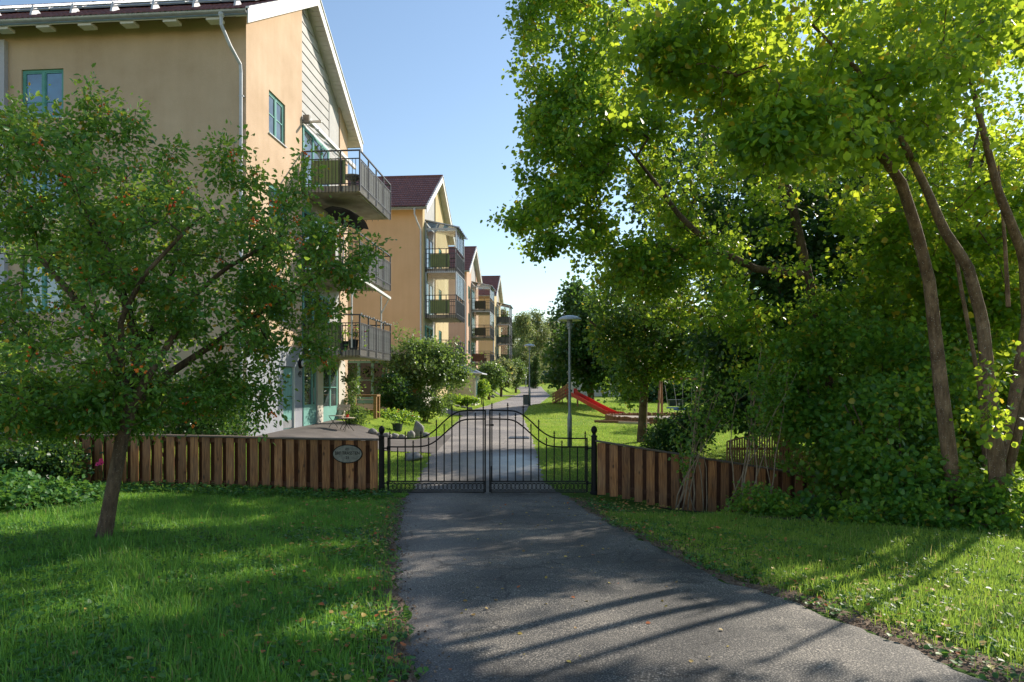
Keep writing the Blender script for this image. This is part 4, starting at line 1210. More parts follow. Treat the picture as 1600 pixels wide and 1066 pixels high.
# ground floor: teal store door, lobby door, window, pillars
q = MB(MGAB); q.box((2.44, .06, .06), (3.28, .11, 2.0)); dr = q.build('teal_door', M['teal_light'], h1)
for k in range(6):
    q = MB(MGAB); q.box((2.46 + k * .138, .052, .36), (2.46 + k * .138 + .126, .062, 1.97)); q.build('board', M['teal_light'], dr)
q = MB(MGAB); q.box((2.46, .048, .08), (3.26, .058, .32)); q.build('kick_plate', M['zinc'], dr)
q = MB(MGAB); q.box((2.60, .046, 1.52), (2.78, .054, 1.56)); q.build('letter_slot', M['black_metal'], dr)
q = MB(MGAB); q.tube([(3.17, .05, 1.02), (3.17, 0.0, 1.02), (3.06, .0, 1.02)], .012, 6); q.build('handle', M['black_metal'], dr)
q = MB(MGAB); q.box((3.282, -.02, .04), (3.315, .10, 2.03)); q.build('door_post', M['white'], h1)
window(h1, MGAB, 4.04, 5.18, .05, 2.32, cols=2, cols_w=[.74, .26], bars=(), panel=.62, dep=-.02, sill=False, fm=M['teal_light'], name='entrance_door', fw=.07)
q = MB(MGAB); q.tube([(4.86, -.06, .85), (4.86, -.06, 1.35)], .014, 6); q.build('door_pull', M['zinc'], h1)
q = MB(MGAB); q.box((5.22, -.06, .02), (5.78, .066, 2.38)); q.build('pillar', M['cream'], h1)
window(h1, MGAB, 5.84, 7.42, .05, 2.32, cols=2, bars=(.45,), panel=.52, dep=-.02, sill=False, fm=M['teal_light'], name='lobby_window')
q = MB(MGAB); q.box((7.46, -.06, .02), (8.2, .066, 2.38)); q.build('pillar', M['cream'], h1)
q = MB(MGAB); q.box((8.22, .0, .0), (8.69, .066, 2.68)); q.build('pillar', M['stucco_ochre'], h1)
q = MB(MGAB); q.box((3.97, .012, 2.34), (8.68, .066, 2.66)); q.build('lintel_board', M['cream'], h1)

def text_mesh(name, body, size, material, parent, loc, rot, extr=.004, align='CENTER', spacing=1.0, sx=1.0):
    cu = bpy.data.curves.new(name, 'FONT'); cu.body = body; cu.size = size; cu.extrude = extr; cu.align_x = align; cu.align_y = 'CENTER'; cu.space_character = spacing
    tmp = bpy.data.objects.new('tmp_text', cu); COL.objects.link(tmp)
    dg = bpy.context.evaluated_depsgraph_get()
    me = bpy.data.meshes.new_from_object(tmp.evaluated_get(dg))
    bpy.data.objects.remove(tmp)
    o = link(name, me, None, parent)
    me.materials.clear(); me.materials.append(material)
    o.location = loc; o.rotation_euler = rot; o.scale = (sx, 1, 1)
    return o
text_mesh('house_number', '49', .30, M['black_metal'], h1, (.02, 3.72, 1.78), (R(90), 0, R(90)))

# wall lamp beside the number
wl = thing('wall_lamp', 'round black wall lamp above the house number on the grey plinth', 'lamp', (0, 0, 0))
wl.parent = None
def l2w(C, z0, p):
    c, s = math.cos(-TH), math.sin(-TH)
    return (C[0] + p[0] * c - p[1] * s, C[1] + p[0] * s + p[1] * c, z0 + p[2])
wl.location = l2w(H1C, H1Z, (.013, 3.74, 2.14)); wl.rotation_euler = (0, 0, -TH)
q = MB(); q.M = Matrix.Rotation(R(90), 4, 'Y'); q.lathe([(.15, 0), (.16, .03), (.15, .07), (.11, .09)], (0, 0, 0), 18); q.build('housing', M['black_metal'], wl)
q = MB(); q.M = Matrix.Rotation(R(90), 4, 'Y'); q.lathe([(.108, .088), (.10, .12), (.06, .145), (.01, .15)], (0, 0, 0), 18); q.build('lens', M['lens'], wl)

# things on the nearest house's balconies
t = thing('round_table', 'small round table on the top balcony behind the green panel', 'table', l2w(H1C, H1Z, (1.35, 5.2, 8.03)), -TH)
q = MB(); q.lathe([(.34, .60), (.36, .62), (.36, .66), (.34, .67)], (0, 0, 0), 20); q.build('table_top', M['stone'], t)
q = MB(); q.lathe([(.20, 0), (.20, .03), (.10, .06), (.09, .5), (.2, .6)], (0, 0, 0), 14); q.build('pedestal', M['stone'], t)
t = thing('parasol', 'tilted black parasol opened on the middle balcony', 'parasol', l2w(H1C, H1Z, (.95, 5.3, 5.28)), -TH)
q = MB(); q.tube([(0, 0, 0), (0, 0, 1.75), (.12, .15, 2.15)], .02, 8); q.build('pole', M['zinc'], t)
q = MB(Matrix.Translation((.12, .15, 2.12)) @ Matrix.Rotation(R(17), 4, 'Y') @ Matrix.Rotation(R(-14), 4, 'X'))
vs = [(0, 0, .22)]; fs = []
for k in range(8):
    a = 2 * math.pi * (k + .5) / 8; vs.append((.82 * math.cos(a), .82 * math.sin(a), -.13))
for k in range(8):
    a = 2 * math.pi * (k + 1) / 8; vs.append((.72 * math.cos(a), .72 * math.sin(a), -.07))
for k in range(8):
    fs += [(0, 1 + k, 9 + k), (0, 9 + k, 1 + (k + 1) % 8)]
q.add(vs, fs); q.add([(0, 0, .20)] + [(v[0], v[1], v[2] - .02) for v in vs[1:]], [f[::-1] for f in fs]); q.build('canopy', M['parasol'], t)
def flower_pot(loc, r, h, mpot, lm, petals, name='flower_pot', label='', nf=6, nl=90, spread=.2):
    t = thing(name, label, 'plant pot', loc)
    q = MB(); q.lathe([(r * .72, 0), (r * .8, .02), (r, h * .92), (r * 1.06, h * .93), (r * 1.06, h), (r * .9, h), (r * .88, h * .9)], (0, 0, 0), 16); q.build('pot', mpot, t)
    n = nl; P = RNG.normal(0, 1, (n, 3)) * np.array([spread, spread, spread * .6]) + np.array([0, 0, h + spread * .8])
    D = P - np.array([0, 0, h]) + RNG.normal(0, .1, (n, 3)); Nn = RNG.normal(0, .5, (n, 3)) + np.array([0, 0, .7])
    c = link('foliage', leaves_mesh('foliage', P, Nn, D, RNG.uniform(.05, .10, n), RNG.random(n) * .9, 6), lm, t); c['kind'] = 'stuff'
    if nf:
        q = MB()
        for i in range(nf):
            p = RNG.normal(0, 1, 3) * np.array([spread, spread, spread * .4]) + np.array([0, -.04, h + spread * 1.5])
            q.lathe([(.004, -.02), (.03, 0), (.045, .015), (.02, .02)], tuple(p), 7)
        q.build('blossoms', petals, t)
    return t
flower_pot(l2w(H1C, H1Z, (1.62, 4.35, 2.62)), .16, .34, M['dark_plastic'], M['leaf_shrub'], M['petal_pink'], label='dark pot with trailing flowers on the lowest balcony corner')
flower_pot(l2w(H1C, H1Z, (1.25, 4.5, 2.62)), .15, .3, M['dark_plastic'], M['leaf_shrub'], M['petal_white'], label='dark pot of tall greenery beside the awning pole on the lowest balcony', nf=3, spread=.28)
# string of lights along the lowest rail
t = thing('string_lights', 'string of small white lights hung along the lowest balcony rail', 'string lights', l2w(H1C, H1Z, (1.96, 4.0, 3.77)), -TH)
q = MB(); pts = []
for k in range(41):
    pts.append((.04, k * .096, .05 - .05 * abs(math.sin(k * math.pi / 5))))
q.tube(pts, .006, 4); q.build('wire', M['black_metal'], t)
for k in range(0, 41, 3):
    q = MB(); q.lathe([(.012, .03), (.028, .01), (.03, -.01), (.012, -.035)], (pts[k][0], pts[k][1], pts[k][2] - .03), 7); q.build('bulb', M['lens'], t)

# ---- second house: glazed balconies
H2C = (-5.22, 39.9); H2Z = 1.06
gw2 = [(5.0, 6.1, z, z + 1.28) for z in (8.87, 6.15, 3.43)]
h2 = house('apartment_house', 'second house with a plain orange front wall and two glazed balconies', H2C, H2Z, 9, M['stucco_orange'], M['stucco_yellow'], t_c=(.55, 3.95), gable_windows=gw2)
for w in gw2: window(h2, MGAB, *w, cols=2, bars=(.5,))
for zf_ in (7.84, 5.09, 2.42): window(h2, MGAB, .95, 3.1, zf_ + .22, zf_ + 2.25, cols=2, bars=(), dep=-.01, sill=False, name='balcony_door', fw=.07)
balcony(h2, .75, 3.75, 7.84, detail=False, glazed=True, sloped=True, out=1.85)
balcony(h2, .75, 3.75, 5.09, detail=False, glazed=True, out=1.85, glass_h=1.42)
balcony(h2, .75, 3.75, 2.42, detail=False, out=1.85, front_panel=(.06, .8), panel=M['grey_panel'])
# ---- third and fourth
H3C = (-4.42, 66.6); H3Z = 1.95
gw3 = [(1.0, 2.3, z, z + 1.28) for z in (8.87, 6.15, 3.43)]
h3 = house('apartment_house', 'third house down the row, pinkish stucco with brown-panelled glazed balconies', H3C, H3Z, 8, M['stucco_pink'], M['stucco_rose'], t_c=(3.2, 6.9), gable_windows=gw3)
for w in gw3: window(h3, MGAB, *w, cols=2, bars=(.5,))
for zf_ in (7.84, 5.09, 2.42): window(h3, MGAB, 3.6, 5.9, zf_ + .22, zf_ + 2.25, cols=2, bars=(), dep=-.01, sill=False, name='balcony_door', fw=.07)
M['olive_panel'] = mat('olive_brown_panel', (.085, .08, .04), (.06, .055, .03), 3, .6)
balcony(h3, 3.4, 7.1, 7.84, detail=False, glazed=True, sloped=True, panel=M['olive_panel'])
balcony(h3, 3.4, 7.1, 5.09, detail=False, glazed=True, panel=M['olive_panel'], glass_h=1.42)
balcony(h3, 3.4, 7.1, 2.42, detail=False, panel=M['brown_cloth'], front_panel=(.1, 1.3))
H4C = (-2.34, 90.0); H4Z = 2.72
gw4 = [(1.0, 2.3, z, z + 1.28) for z in (8.87, 6.15, 3.43)]
h4 = house('apartment_house', 'farthest house of the row, orange front and dark-panelled glazed balconies', H4C, H4Z, 7, M['stucco_orange'], M['stucco_yellow'], t_c=(3.0, 6.7), gable_windows=gw4)
for w in gw4: window(h4, MGAB, *w, cols=2, bars=())
for zf_ in (7.84, 5.09, 2.42): window(h4, MGAB, 3.4, 5.7, zf_ + .22, zf_ + 2.25, cols=2, bars=(), dep=-.01, sill=False, name='balcony_door', fw=.07)
balcony(h4, 3.2, 6.9, 7.84, detail=False, glazed=True, sloped=True, panel=M['grey_panel'], front_panel=(.05, 1.85), out=1.75)
balcony(h4, 3.2, 6.9, 5.09, detail=False, glazed=True, panel=M['grey_panel'], front_panel=(.05, 1.85), out=1.75, glass_h=1.42)
balcony(h4, 3.2, 6.9, 2.42, detail=False, panel=M['grey_panel'], front_panel=(.05, .6), out=1.75, glazed=True, glass_h=1.42)
flower_pot(l2w(H3C, H3Z, (1.3, 3.75, 2.62)), .22, .45, M['brown_cloth'], M['leaf_shrub'], M['petal_pink'], label='pot of pink flowers on the lowest balcony of the pink house', spread=.3, nf=14)

# low wing between the first two houses, with a large teal window facing the lawn
wz = gz(-6.5, 33) - .1
lw = thing('low_wing', 'low cream wing with a large teal window between the first two houses', 'building', (-8.6, 32.6, wz))
q = MB(); wallgrid(q, 0, 4.1, -.3, 2.75, [(.55, 2.65, .62, 2.45)]); q.add([(4.1, 0, -.3), (4.1, 5.6, -.3), (4.1, 5.6, 2.75), (4.1, 0, 2.75)], [(0, 1, 2, 3)]); q.build('wall', M['cream'], lw)
window(lw, FR, .55, 2.65, .62, 2.45, cols=3, bars=(.5,), fm=M['teal_light'], gm=M['glass_dim'])
q = MB(); q.box((-.3, -.35, 2.75), (4.35, 5.6, 2.98)); q.build('fascia', M['cream'], lw)
q = MB(); q.box((.5, -.03, .42), (2.7, -.005, .60)); q.build('under_panel', M['teal_light'], lw)
q = MB(); q.box((2.75, -.02, .3), (4.05, -.004, 1.1)); q.build('brown_boarding', M['play_wood'], lw)

# shed with a hipped blue-grey roof
sx_, sy_ = -3.75, 50.0
sz = gz(-3.6, 50) - .05
sh = thing('garden_shed', 'small cream panelled shed with a hipped blue-grey metal roof', 'shed', (sx_, sy_, sz), -R(3))
q = MB(); q.box((-2.4, 0, -.6), (1.05, 3.2, 2.15)); q.build('wall', M['cream'], sh)
for k in range(5):
    q = MB(); q.box((-2.4, -.022, .1 + k * .42), (.98, -.004, .1 + k * .42 + .405)); q.build('wall_panel', M['cream'], sh)
q = MB(); q.add([(-2.8, -.4, 2.15), (1.5, -.4, 2.15), (1.5, 3.6, 2.15), (-2.8, 3.6, 2.15), (-.9, 1.6, 3.05), (-.4, 1.6, 3.05)], [(0, 1, 5, 4), (1, 2, 5), (2, 3, 4, 5), (3, 0, 4), (3, 2, 1, 0)]); rf = q.build('roof', M['shed_roof'], sh)
for a, b_ in (((1.5, -.4, 2.16), (-.4, 1.6, 3.07)), ((-2.8, -.4, 2.16), (-.9, 1.6, 3.07)), ((-.9, 1.6, 3.07), (-.4, 1.6, 3.07))):
    q = MB(); q.bar(a, b_, .07, .05); q.build('ridge_flashing', M['zinc'], rf)
q = MB(); q.tube([(-2.85, -.46, 2.13), (1.56, -.46, 2.13), (1.56, 3.6, 2.13)], .06, 8); q.build('gutter', M['zinc_white'], sh)
q = MB(); q.tube([(1.5, -.42, 2.08), (1.2, -.1, 1.85), (1.12, -.06, 1.7), (1.12, -.06, 0)], .035, 6); q.build('downpipe', M['zinc_white'], sh)
window(sh, MGAB @ Matrix.Translation((0, -1.07, 0)), .15, 1.25, .1, 1.95, cols=2, bars=(), fm=M['teal_light'], dep=-.02, sill=False, name='shed_door')

# pale house far behind the playground trees
hx, hy = 12.5, 74.0
hz = gz(12, 74) - .4
fh = thing('pale_house', 'long pale house glimpsed through the trees behind the playground', 'building', (hx, hy, hz))
fwins = [(a, a + 1.3, 1.0, 2.3) for a in (-3.5, 0, 3.5, 7, 10.5, 14)]
q = MB(); wallgrid(q, -6, 18, -1, 4.2, fwins); q.add([(-6, 0, -1), (-6, 7, -1), (-6, 7, 4.2), (-6, 3.5, 6.2), (-6, 0, 4.2)], [(0, 1, 2, 3, 4)][::-1]); q.build('wall', M['cream'], fh)
for w in fwins: window(fh, FR, *w, cols=2, bars=(), fm=M['white'])
q = MB(); q.poly_x([(-.5, 4.1), (3.5, 6.5), (7.5, 4.1), (7.5, 4.0), (3.5, 6.35), (-.5, 4.0)], -6.5, 18.5); q.build('roof', M['stucco_pink'], fh)

# ------------------------------------------------------------------ left fence
def board_mesh(h, w=.143, th=.022):
    q = MB(); q.box((-w / 2, -th / 2, 0), (w / 2, th / 2, h), .004); return q.mesh('board')
FY = 13.20
lf = thing('board_fence', 'long brown board fence left of the gate with the oval sign', 'fence', (-2.62, FY, gz(-2.62, FY)))
lfo = Vector(lf.location)
def capz(x): return 1.03 + .085 * smooth(0, 1, (-x - 2.6) / 4.5)   # top of the cap above datum
x = -2.66; k = 0
while x > -9.6:
    yoff = 0
    z0 = gz(x, FY) + .0 + RNG.uniform(-.015, .02)
    zt = float(capz(x)) - .035
    o = link('board', board_mesh(zt - z0, .150 + RNG.uniform(-.004, .004)), M['fence'], lf)
    o.location = (x + RNG.uniform(-.004, .004) - lfo.x, -.032, z0 - lfo.z); o.rotation_euler = (0, R(RNG.uniform(-.35, .35)), 0)
    xb = x - .1155
    z0b = z0 + .03
    o = link('board', board_mesh(zt - z0b, .135), M['fence_rear'], lf)
    o.location = (xb - lfo.x, .040 + .022, z0b - lfo.z)
    x -= .231; k += 1
for zz in (.16, .985):
    q = MB(); q.bar((.02, .016, zz - lfo.z + gz(-2.7, FY)), (-7.0, .016, zz - lfo.z + gz(-9.6, FY)), .04, .085); q.build('rail', M['fence_rear'], lf)
for k in range(5):
    xa = -2.56 - k * 1.42; xb = xa - 1.415
    q = MB(); za, zb_ = float(capz(xa)) - .03, float(capz(xb)) - .03
    q.add([(xa, -.075, za), (xb, -.075, zb_), (xb, .125, zb_), (xa, .125, za), (xa, -.075, za + .028), (xb, -.075, zb_ + .028), (xb, .125, zb_ + .028), (xa, .125, za + .028)],
          [(0, 1, 2, 3), (7, 6, 5, 4), (4, 5, 1, 0), (5, 6, 2, 1), (6, 7, 3, 2), (7, 4, 0, 3)])
    o = q.build('cap_plank', M['fence_cap'], lf); o.location = (-lfo.x, 0, -lfo.z)

# oval name sign
sg = thing('oval_sign', 'oval carved grey name sign screwed to the fence boards', 'sign', (W(544, 709, FY).x, FY - .046, W(544, 709, FY).z))
def oval(rx, rz, y0, y1, n=40):
    q = MB(); vs = [(rx * math.cos(2 * math.pi * k / n), y0, rz * math.sin(2 * math.pi * k / n)) for k in range(n)] + [(rx * math.cos(2 * math.pi * k / n), y1, rz * math.sin(2 * math.pi * k / n)) for k in range(n)]
    q.add(vs, [tuple(range(n)), tuple(range(2 * n - 1, n - 1, -1))] + [(k, n + k, n + (k + 1) % n, (k + 1) % n) for k in range(n)]); return q
M['sign_face'] = mat('weathered_sign_plate', (.30, .28, .24), (.17, .16, .14), 14, .7, .3, 60)
oval(.290, .182, -.012, 0).build('rim', M['black_metal'], sg)
oval(.272, .165, -.020, -.0125).build('plate', M['sign_face'], sg)
text_mesh('lettering', 'BRF TRASSTEN', .088, M['black_metal'], sg, (0, -.0225, .015), (R(90), 0, 0), .002, sx=.83)
text_mesh('number', '21', .075, M['black_metal'], sg, (0, -.0225, -.075), (R(90), 0, 0), .002)
q = MB(); q.tube([(-.035, -.022, .085), (-.02, -.022, .115), (0, -.022, .10), (.02, -.022, .115), (.035, -.022, .085), (0, -.022, .075), (-.035, -.022, .085)], .0035, 5); q.build('emblem', M['black_metal'], sg)

# right fence: the same boards stepping down with the ground
rfz = gz(1.66, 13.15)
rfence = thing('board_fence', 'shorter brown board fence sloping down to the right of the gate', 'fence', (1.66, 13.15, rfz))
x = 1.72; k = 0
def rcap(x): return 1.005 - .158 * (x - 1.64)
def ry(x): return 13.15 - .02 * (x - 1.6)
while x < 5.75:
    zt = rcap(x) - .035; z0 = min(gz(x, 13.1) + .02, zt - .98)
    o = link('board', board_mesh(zt - z0, .156), M['fence'], rfence)
    if k == 18: o['label'] = 'newer orange board'
    o.location = (x - 1.66, ry(x) - 13.15 - .032, z0 - rfz); o.rotation_euler = (0, R(RNG.uniform(-.4, .4)), 0)
    xb = x + .1175; ztb = rcap(xb) - .035
    o = link('board', board_mesh(ztb - z0 - .02, .14), M['fence_rear'], rfence)
    o.location = (xb - 1.66, ry(xb) - 13.15 + .056, z0 + .02 - rfz)
    x += .235; k += 1
for zz in (.16, .92):
    q = MB(); q.bar((0.02, .016, 1.005 - 1.02 + zz - rfz), (4.05, -.066, rcap(5.7) - 1.02 + zz - rfz), .04, .085); q.build('rail', M['fence_rear'], rfence)
for k in range(3):
    xa = 1.60 + k * 1.39; xb = xa + 1.385
    q = MB(); za, zb_ = rcap(xa) - .03, rcap(xb) - .03; ya, yb = ry(xa), ry(xb)
    q.add([(xa, ya - .075, za), (xb, yb - .075, zb_), (xb, yb + .12, zb_), (xa, ya + .12, za), (xa, ya - .075, za + .028), (xb, yb - .075, zb_ + .028), (xb, yb + .12, zb_ + .028), (xa, ya + .12, za + .028)],
          [(3, 2, 1, 0), (4, 5, 6, 7), (0, 1, 5, 4), (1, 2, 6, 5), (2, 3, 7, 6), (3, 0, 4, 7)])
    o = q.build('cap_plank', M['fence_cap'], rfence); o.location = (-1.66, -13.15, -rfz)

# arched slatted screen behind the right fence
tr = thing('slat_screen', 'arched screen of thin vertical slats behind the right fence', 'screen', (4.82, 15.3, 0))
q = MB(); q.box((0, .02, .18), (1.85, .045, .23)); q.box((0, .02, .62), (1.85, .045, .67)); q.build('rail', M['play_wood'], tr)
n = 34
for k in range(n):
    xx = k * 1.85 / (n - 1); arch = .80 + .14 * math.sin(math.pi * min(1, xx / 1.6)) - (.14 * smooth(1.1, 1.85, xx))
    q = MB(); q.box((xx - .016, -.006, .13), (xx + .016, .012, float(arch))); q.build('slat', M['play_wood'], tr)
q = MB(); pts = [(k * 1.85 / 20, .003, float(.81 + .14 * math.sin(math.pi * min(1, k * 1.85 / 20 / 1.6)) - .14 * smooth(1.1, 1.85, k * 1.85 / 20))) for k in range(21)]; q.tube(pts, .018, 6); q.build('arched_rail', M['play_wood'], tr)

# ------------------------------------------------------------------ wrought iron gate
GY = 13.20; SCL = GY / FPX
def gx(cx): return (580 + cx / 4.2105 - 800) * SCL          # crop x -> metres
def gzz(cy): return EYE - (600 + cy / 4.2105 - 605) * SCL
def post_at(px, label):
    xw = (px - 800) * SCL; z0 = gz(xw, GY) - .05
    t = thing('gate_post', label, 'gate post', (xw, GY, z0))
    H_ = 1.19 - z0
    q = MB(); q.lathe([(.080, 0), (.080, .10), (.062, .115), (.062, .22), (.056, .235), (.054, H_ - .13), (.062, H_ - .125), (.062, H_ - .10), (.04, H_ - .09), (.03, H_ - .06)], (0, 0, 0), 18); q.build('column', M['black_metal'], t, False)
    q = MB(); q.lathe([(.03, H_ - .06), (.045, H_ - .045), (.058, H_ - .01), (.060, H_ + .025), (.046, H_ + .065), (.022, H_ + .085), (.008, H_ + .095)], (0, 0, 0), 18); q.build('finial', M['black_metal'], t, True)
    return t
post_at(596.3, 'black iron gate post at the left, beside the oval sign')
post_at(928.3, 'black iron gate post at the right, where the sloping fence begins')

UP = [(112, 358), (200, 359), (327, 356), (378, 335), (429, 297), (480, 245), (531, 203), (582, 179), (625, 175), (750, 174)]
LO = [(112, 414), (200, 415), (300, 414), (340, 411), (378, 403), (429, 374), (480, 328), (531, 281), (582, 244), (620, 234), (660, 232), (750, 231)]
def cur(P_, x):
    P_ = np.array(P_, float)
    xs_ = np.linspace(112, 750, 300); ys_ = np.interp(xs_, P_[:, 0], P_[:, 1]); kk = np.ones(21) / 21
    ys_ = np.convolve(np.pad(ys_, 10, mode='edge'), kk, 'valid')
    return float(np.interp(x, xs_, ys_))
def spear(q, x, ztip):
    q.M = Matrix.Translation((x, GY, ztip))
    q.lathe([(.008, -.105), (.017, -.10), (.017, -.09), (.008, -.085), (.008, -.07), (.024, -.055), (.008, -.045), (.016, -.03), (.001, 0)], (0, 0, 0), 6)
    q.add([(-.034, -.006, -.050), (0, -.006, -.064), (.034, -.006, -.050), (0, -.006, -.056), (-.034, .006, -.050), (0, .006, -.064), (.034, .006, -.050), (0, .006, -.056)],
          [(0, 1, 2, 3), (7, 6, 5, 4), (0, 4, 5, 1), (1, 5, 6, 2), (2, 6, 7, 3), (3, 7, 4, 0)])
    q.M = Matrix.Identity(4)
def leaf_gate(mirror, label):
    mx = (lambda c: 1531 - c) if mirror else (lambda c: c)      # crop coordinate mirrored about the gap
    X = lambda c: gx(mx(c))
    xo = X(112)
    t = thing('gate_leaf', label, 'gate', (xo, GY, gzz(712)))
    O = Vector((xo, GY, gzz(712)))
    def fin(q, nm):
        q.v = [tuple(Vector(v) - O) for v in q.v]; return q.build(nm, M['black_metal'], t)
    for c, zt_ in ((112, 358), (750, 174)):
        q = MB(); x = X(c); q.box((x - .015, GY - .015, gzz(712)), (x + .015, GY + .015, gzz(zt_) + .012)); fin(q, 'stile')
    for P_, nm in ((UP, 'upper_curve'), (LO, 'lower_curve')):
        q = MB(); q.tube([(X(c), GY, gzz(cur(P_, c))) for c in np.linspace(112, 750, 46)], .0155, 6); fin(q, nm)
    for zz, th in ((641, .022), (652, .012), (700, .012), (711, .022)):
        q = MB(); q.box((min(X(112), X(750)) + .014, GY - .011, gzz(zz) - th / 2), (max(X(112), X(750)) - .014, GY + .011, gzz(zz) + th / 2)); fin(q, 'bottom_rail')
    longb = [(123, 309), (224, 310), (327, 308), (429, 231), (531, 138), (633, 122), (737, 121)]
    shortb = [(174, 405), (276, 369), (378, 349), (480, 257), (582, 188), (685, 186)]
    for i, (c, tip) in enumerate(longb + shortb):
        q = MB(); x = X(c); zt_ = gzz(tip)
        q.box((x - .011, GY - .011, gzz(641)), (x + .011, GY + .011, zt_ - .085))
        if tip != 405: spear(q, x, zt_)
        else: q.box((x - .0095, GY - .0095, zt_ - .09), (x + .0095, GY + .0095, gzz(414)))
        fin(q, 'bar')
    # row of interlocking rings
    q = MB(); n = 23
    for i in range(n):
        c = 128 + i * (735 - 128) / (n - 1); cx_, cz_ = X(c), gzz(676); pts = []
        rx_, rz_ = .053, .058
        for k in range(15):
            a = 2 * math.pi * k / 14; pts.append((cx_ + rx_ * math.cos(a), GY + (.006 if i % 2 else -.006), cz_ + rz_ * math.sin(a)))
        q.tube(pts, .0060, 5, cap=False)
    o = fin(q, 'ring_row'); o['kind'] = 'stuff'
    # hinges
    for zz in (422, 651):
        q = MB(); x = X(112); xp = X(82)
        q.bar((x, GY - .03, gzz(zz)), (xp, GY - .03, gzz(zz) ), .03, .025); q.box((x - .022, GY - .045, gzz(zz) - .04), (x + .022, GY - .012, gzz(zz) + .04)); fin(q, 'hinge')
    if not mirror:
        q = MB(); q.tube([(X(741), GY - .02, gzz(640)), (X(741), GY - .02, gz(X(741), GY) + .01)], .008, 6); fin(q, 'drop_bolt')
    else:
        q = MB(); q.box((gx(752), GY - .030, gzz(273)), (gx(806), GY - .012, gzz(267))); q.box((gx(788), GY - .036, gzz(276)), (gx(806), GY - .010, gzz(264))); fin(q, 'latch')
        q = MB(); q.tube([(X(741), GY - .02, gzz(540)), (X(741), GY - .02, gzz(735))], .008, 6); fin(q, 'drop_bolt')
leaf_gate(False, 'left leaf of the black wrought iron gate, the one with the long ground bolt')
leaf_gate(True, 'right leaf of the black wrought iron gate, the one carrying the latch')

# ------------------------------------------------------------------ street lamps and bin
def lamp(x, y, top, label, first=[None]):
    z0 = gz(x, y); H_ = top - z0
    t = thing('street_lamp', label, 'street lamp', (x, y, z0 - .02), 0, 'mushroom street lamps along the path')
    q = MB(); q.lathe([(.075, 0), (.075, .95), (.066, 1.02), (.045, 1.10), (.040, H_ - .45), (.045, H_ - .42)], (0, 0, 0), 14); q.build('pole', M['lamp_metal'], t, True)
    q = MB(); q.lathe([(.045, H_ - .44), (.075, H_ - .42), (.075, H_ - .36), (.095, H_ - .34), (.10, H_ - .24), (.085, H_ - .22), (.085, H_ - .15), (.06, H_ - .13)], (0, 0, 0), 16); q.build('lamp_head', M['lamp_metal'], t)
    q = MB(); q.lathe([(.083, H_ - .355), (.088, H_ - .25)], (0, 0, 0), 16); q.build('lens', M['lens'], t)
    q = MB(); q.lathe([(.30, H_ - .150), (.372, H_ - .155), (.378, H_ - .14), (.34, H_ - .085), (.24, H_ - .035), (.12, H_ - .008), (.02, H_)], (0, 0, 0), 32); q.build('lamp_shade', M['lamp_shade'], t, True)
    return t
lamp(1.80, 21.3, EYE + 113 / FPX * 21.3, 'nearest mushroom-headed lamp post standing on the shaded lawn')
lamp(1.12, 43.8, EYE + 68 / FPX * 43.8, 'middle lamp post with the litter bin, beside the curving path')
lamp(2.36, 116, EYE + 31 / FPX * 116, 'farthest small lamp post in front of the thujas')
bx_, by_ = W(822.0, 625, 43.6).x, 43.62
bz_ = EYE - (633 - 605) / FPX * 43.6
t = thing('litter_bin', 'grey green litter bin mounted on the middle lamp post', 'litter bin', (bx_ - .02, by_, bz_))
q = MB(); q.box((-.17, -.15, 0), (.16, .15, .60), .03); q.build('body', M['bin_grey'], t)
q = MB(); q.box((-.18, -.16, .602), (.17, .16, .66), .03); q.build('lid', M['dark_plastic'], t)
q = MB(); q.box((.16, -.03, .1), (.235, .03, .14)); q.box((.16, -.03, .5), (.235, .03, .54)); q.build('bracket', M['dark_plastic'], t)
# drain cover set in the path behind the gate
t = thing('drain_cover', 'rectangular iron drain cover set in the asphalt behind the gate', 'drain cover', (.25, 24.4, gz(.25, 24.4) + .022))
q = MB(); q.box((-.36, -.5, -.02), (.36, .5, 0)); q.build('frame', M['dark_plastic'], t)
for k in range(9):
    q = MB(); q.box((-.30 + k * .07, -.44, .001), (-.265 + k * .07, .44, .012)); q.build('slat', M['dark_metal'], t)

# ------------------------------------------------------------------ playground
sl = thing('slide', 'red slide with a wooden slatted climbing ramp on the sunny lawn', 'slide', (0, 0, 0))
px0 = W(892, 607, 41.5); topz = EYE - (606.5 - 605) / FPX * 41.5
ex, ey = G(953, 652.5); fx_, fy_ = ex + .9, ey - .1
A0 = Vector((px0.x, 41.5, topz - .32)); A1 = Vector((ex, ey, gz(ex, ey) + .16)); A2 = Vector((fx_, fy_, gz(fx_, fy_) + .12))
sl.location = (A0.x, A0.y, gz(A0.x, A0.y)); O = Vector(sl.location)
def chute(name, pts, w, hgt, th):
    q = MB()
    vs = []; fs = []
    for p in pts:
        p = p - O
        d = (pts[-1] - pts[0]); side = Vector((-d.y, d.x, 0)).normalized()
        for (s, zz) in ((-w, hgt), (-w, 0), (w, 0), (w, hgt), (w + th, hgt), (w + th, -th), (-w - th, -th), (-w - th, hgt)):
            vs.append(p + side * s + Vector((0, 0, zz)))
    n = 8
    for i in range(len(pts) - 1):
        for k in range(n):
            fs.append((i * n + k, i * n + (k + 1) % n, (i + 1) * n + (k + 1) % n, (i + 1) * n + k))
    fs += [(1, 2, 5, 6), (0, 1, 6, 7), (2, 3, 4, 5)]
    q.add(vs, fs); return q.build(name, M['red'], sl)
Am = A0 * .12 + A1 * .88 + Vector((0, 0, -.02))
chute('chute', [A0, A0 * .5 + A1 * .5, A0 * .06 + A1 * .94, A1 + Vector((.12, 0, -.03)), A2 * .55 + A1 * .45 + Vector((0, 0, -.03))], .24, .20, .03)
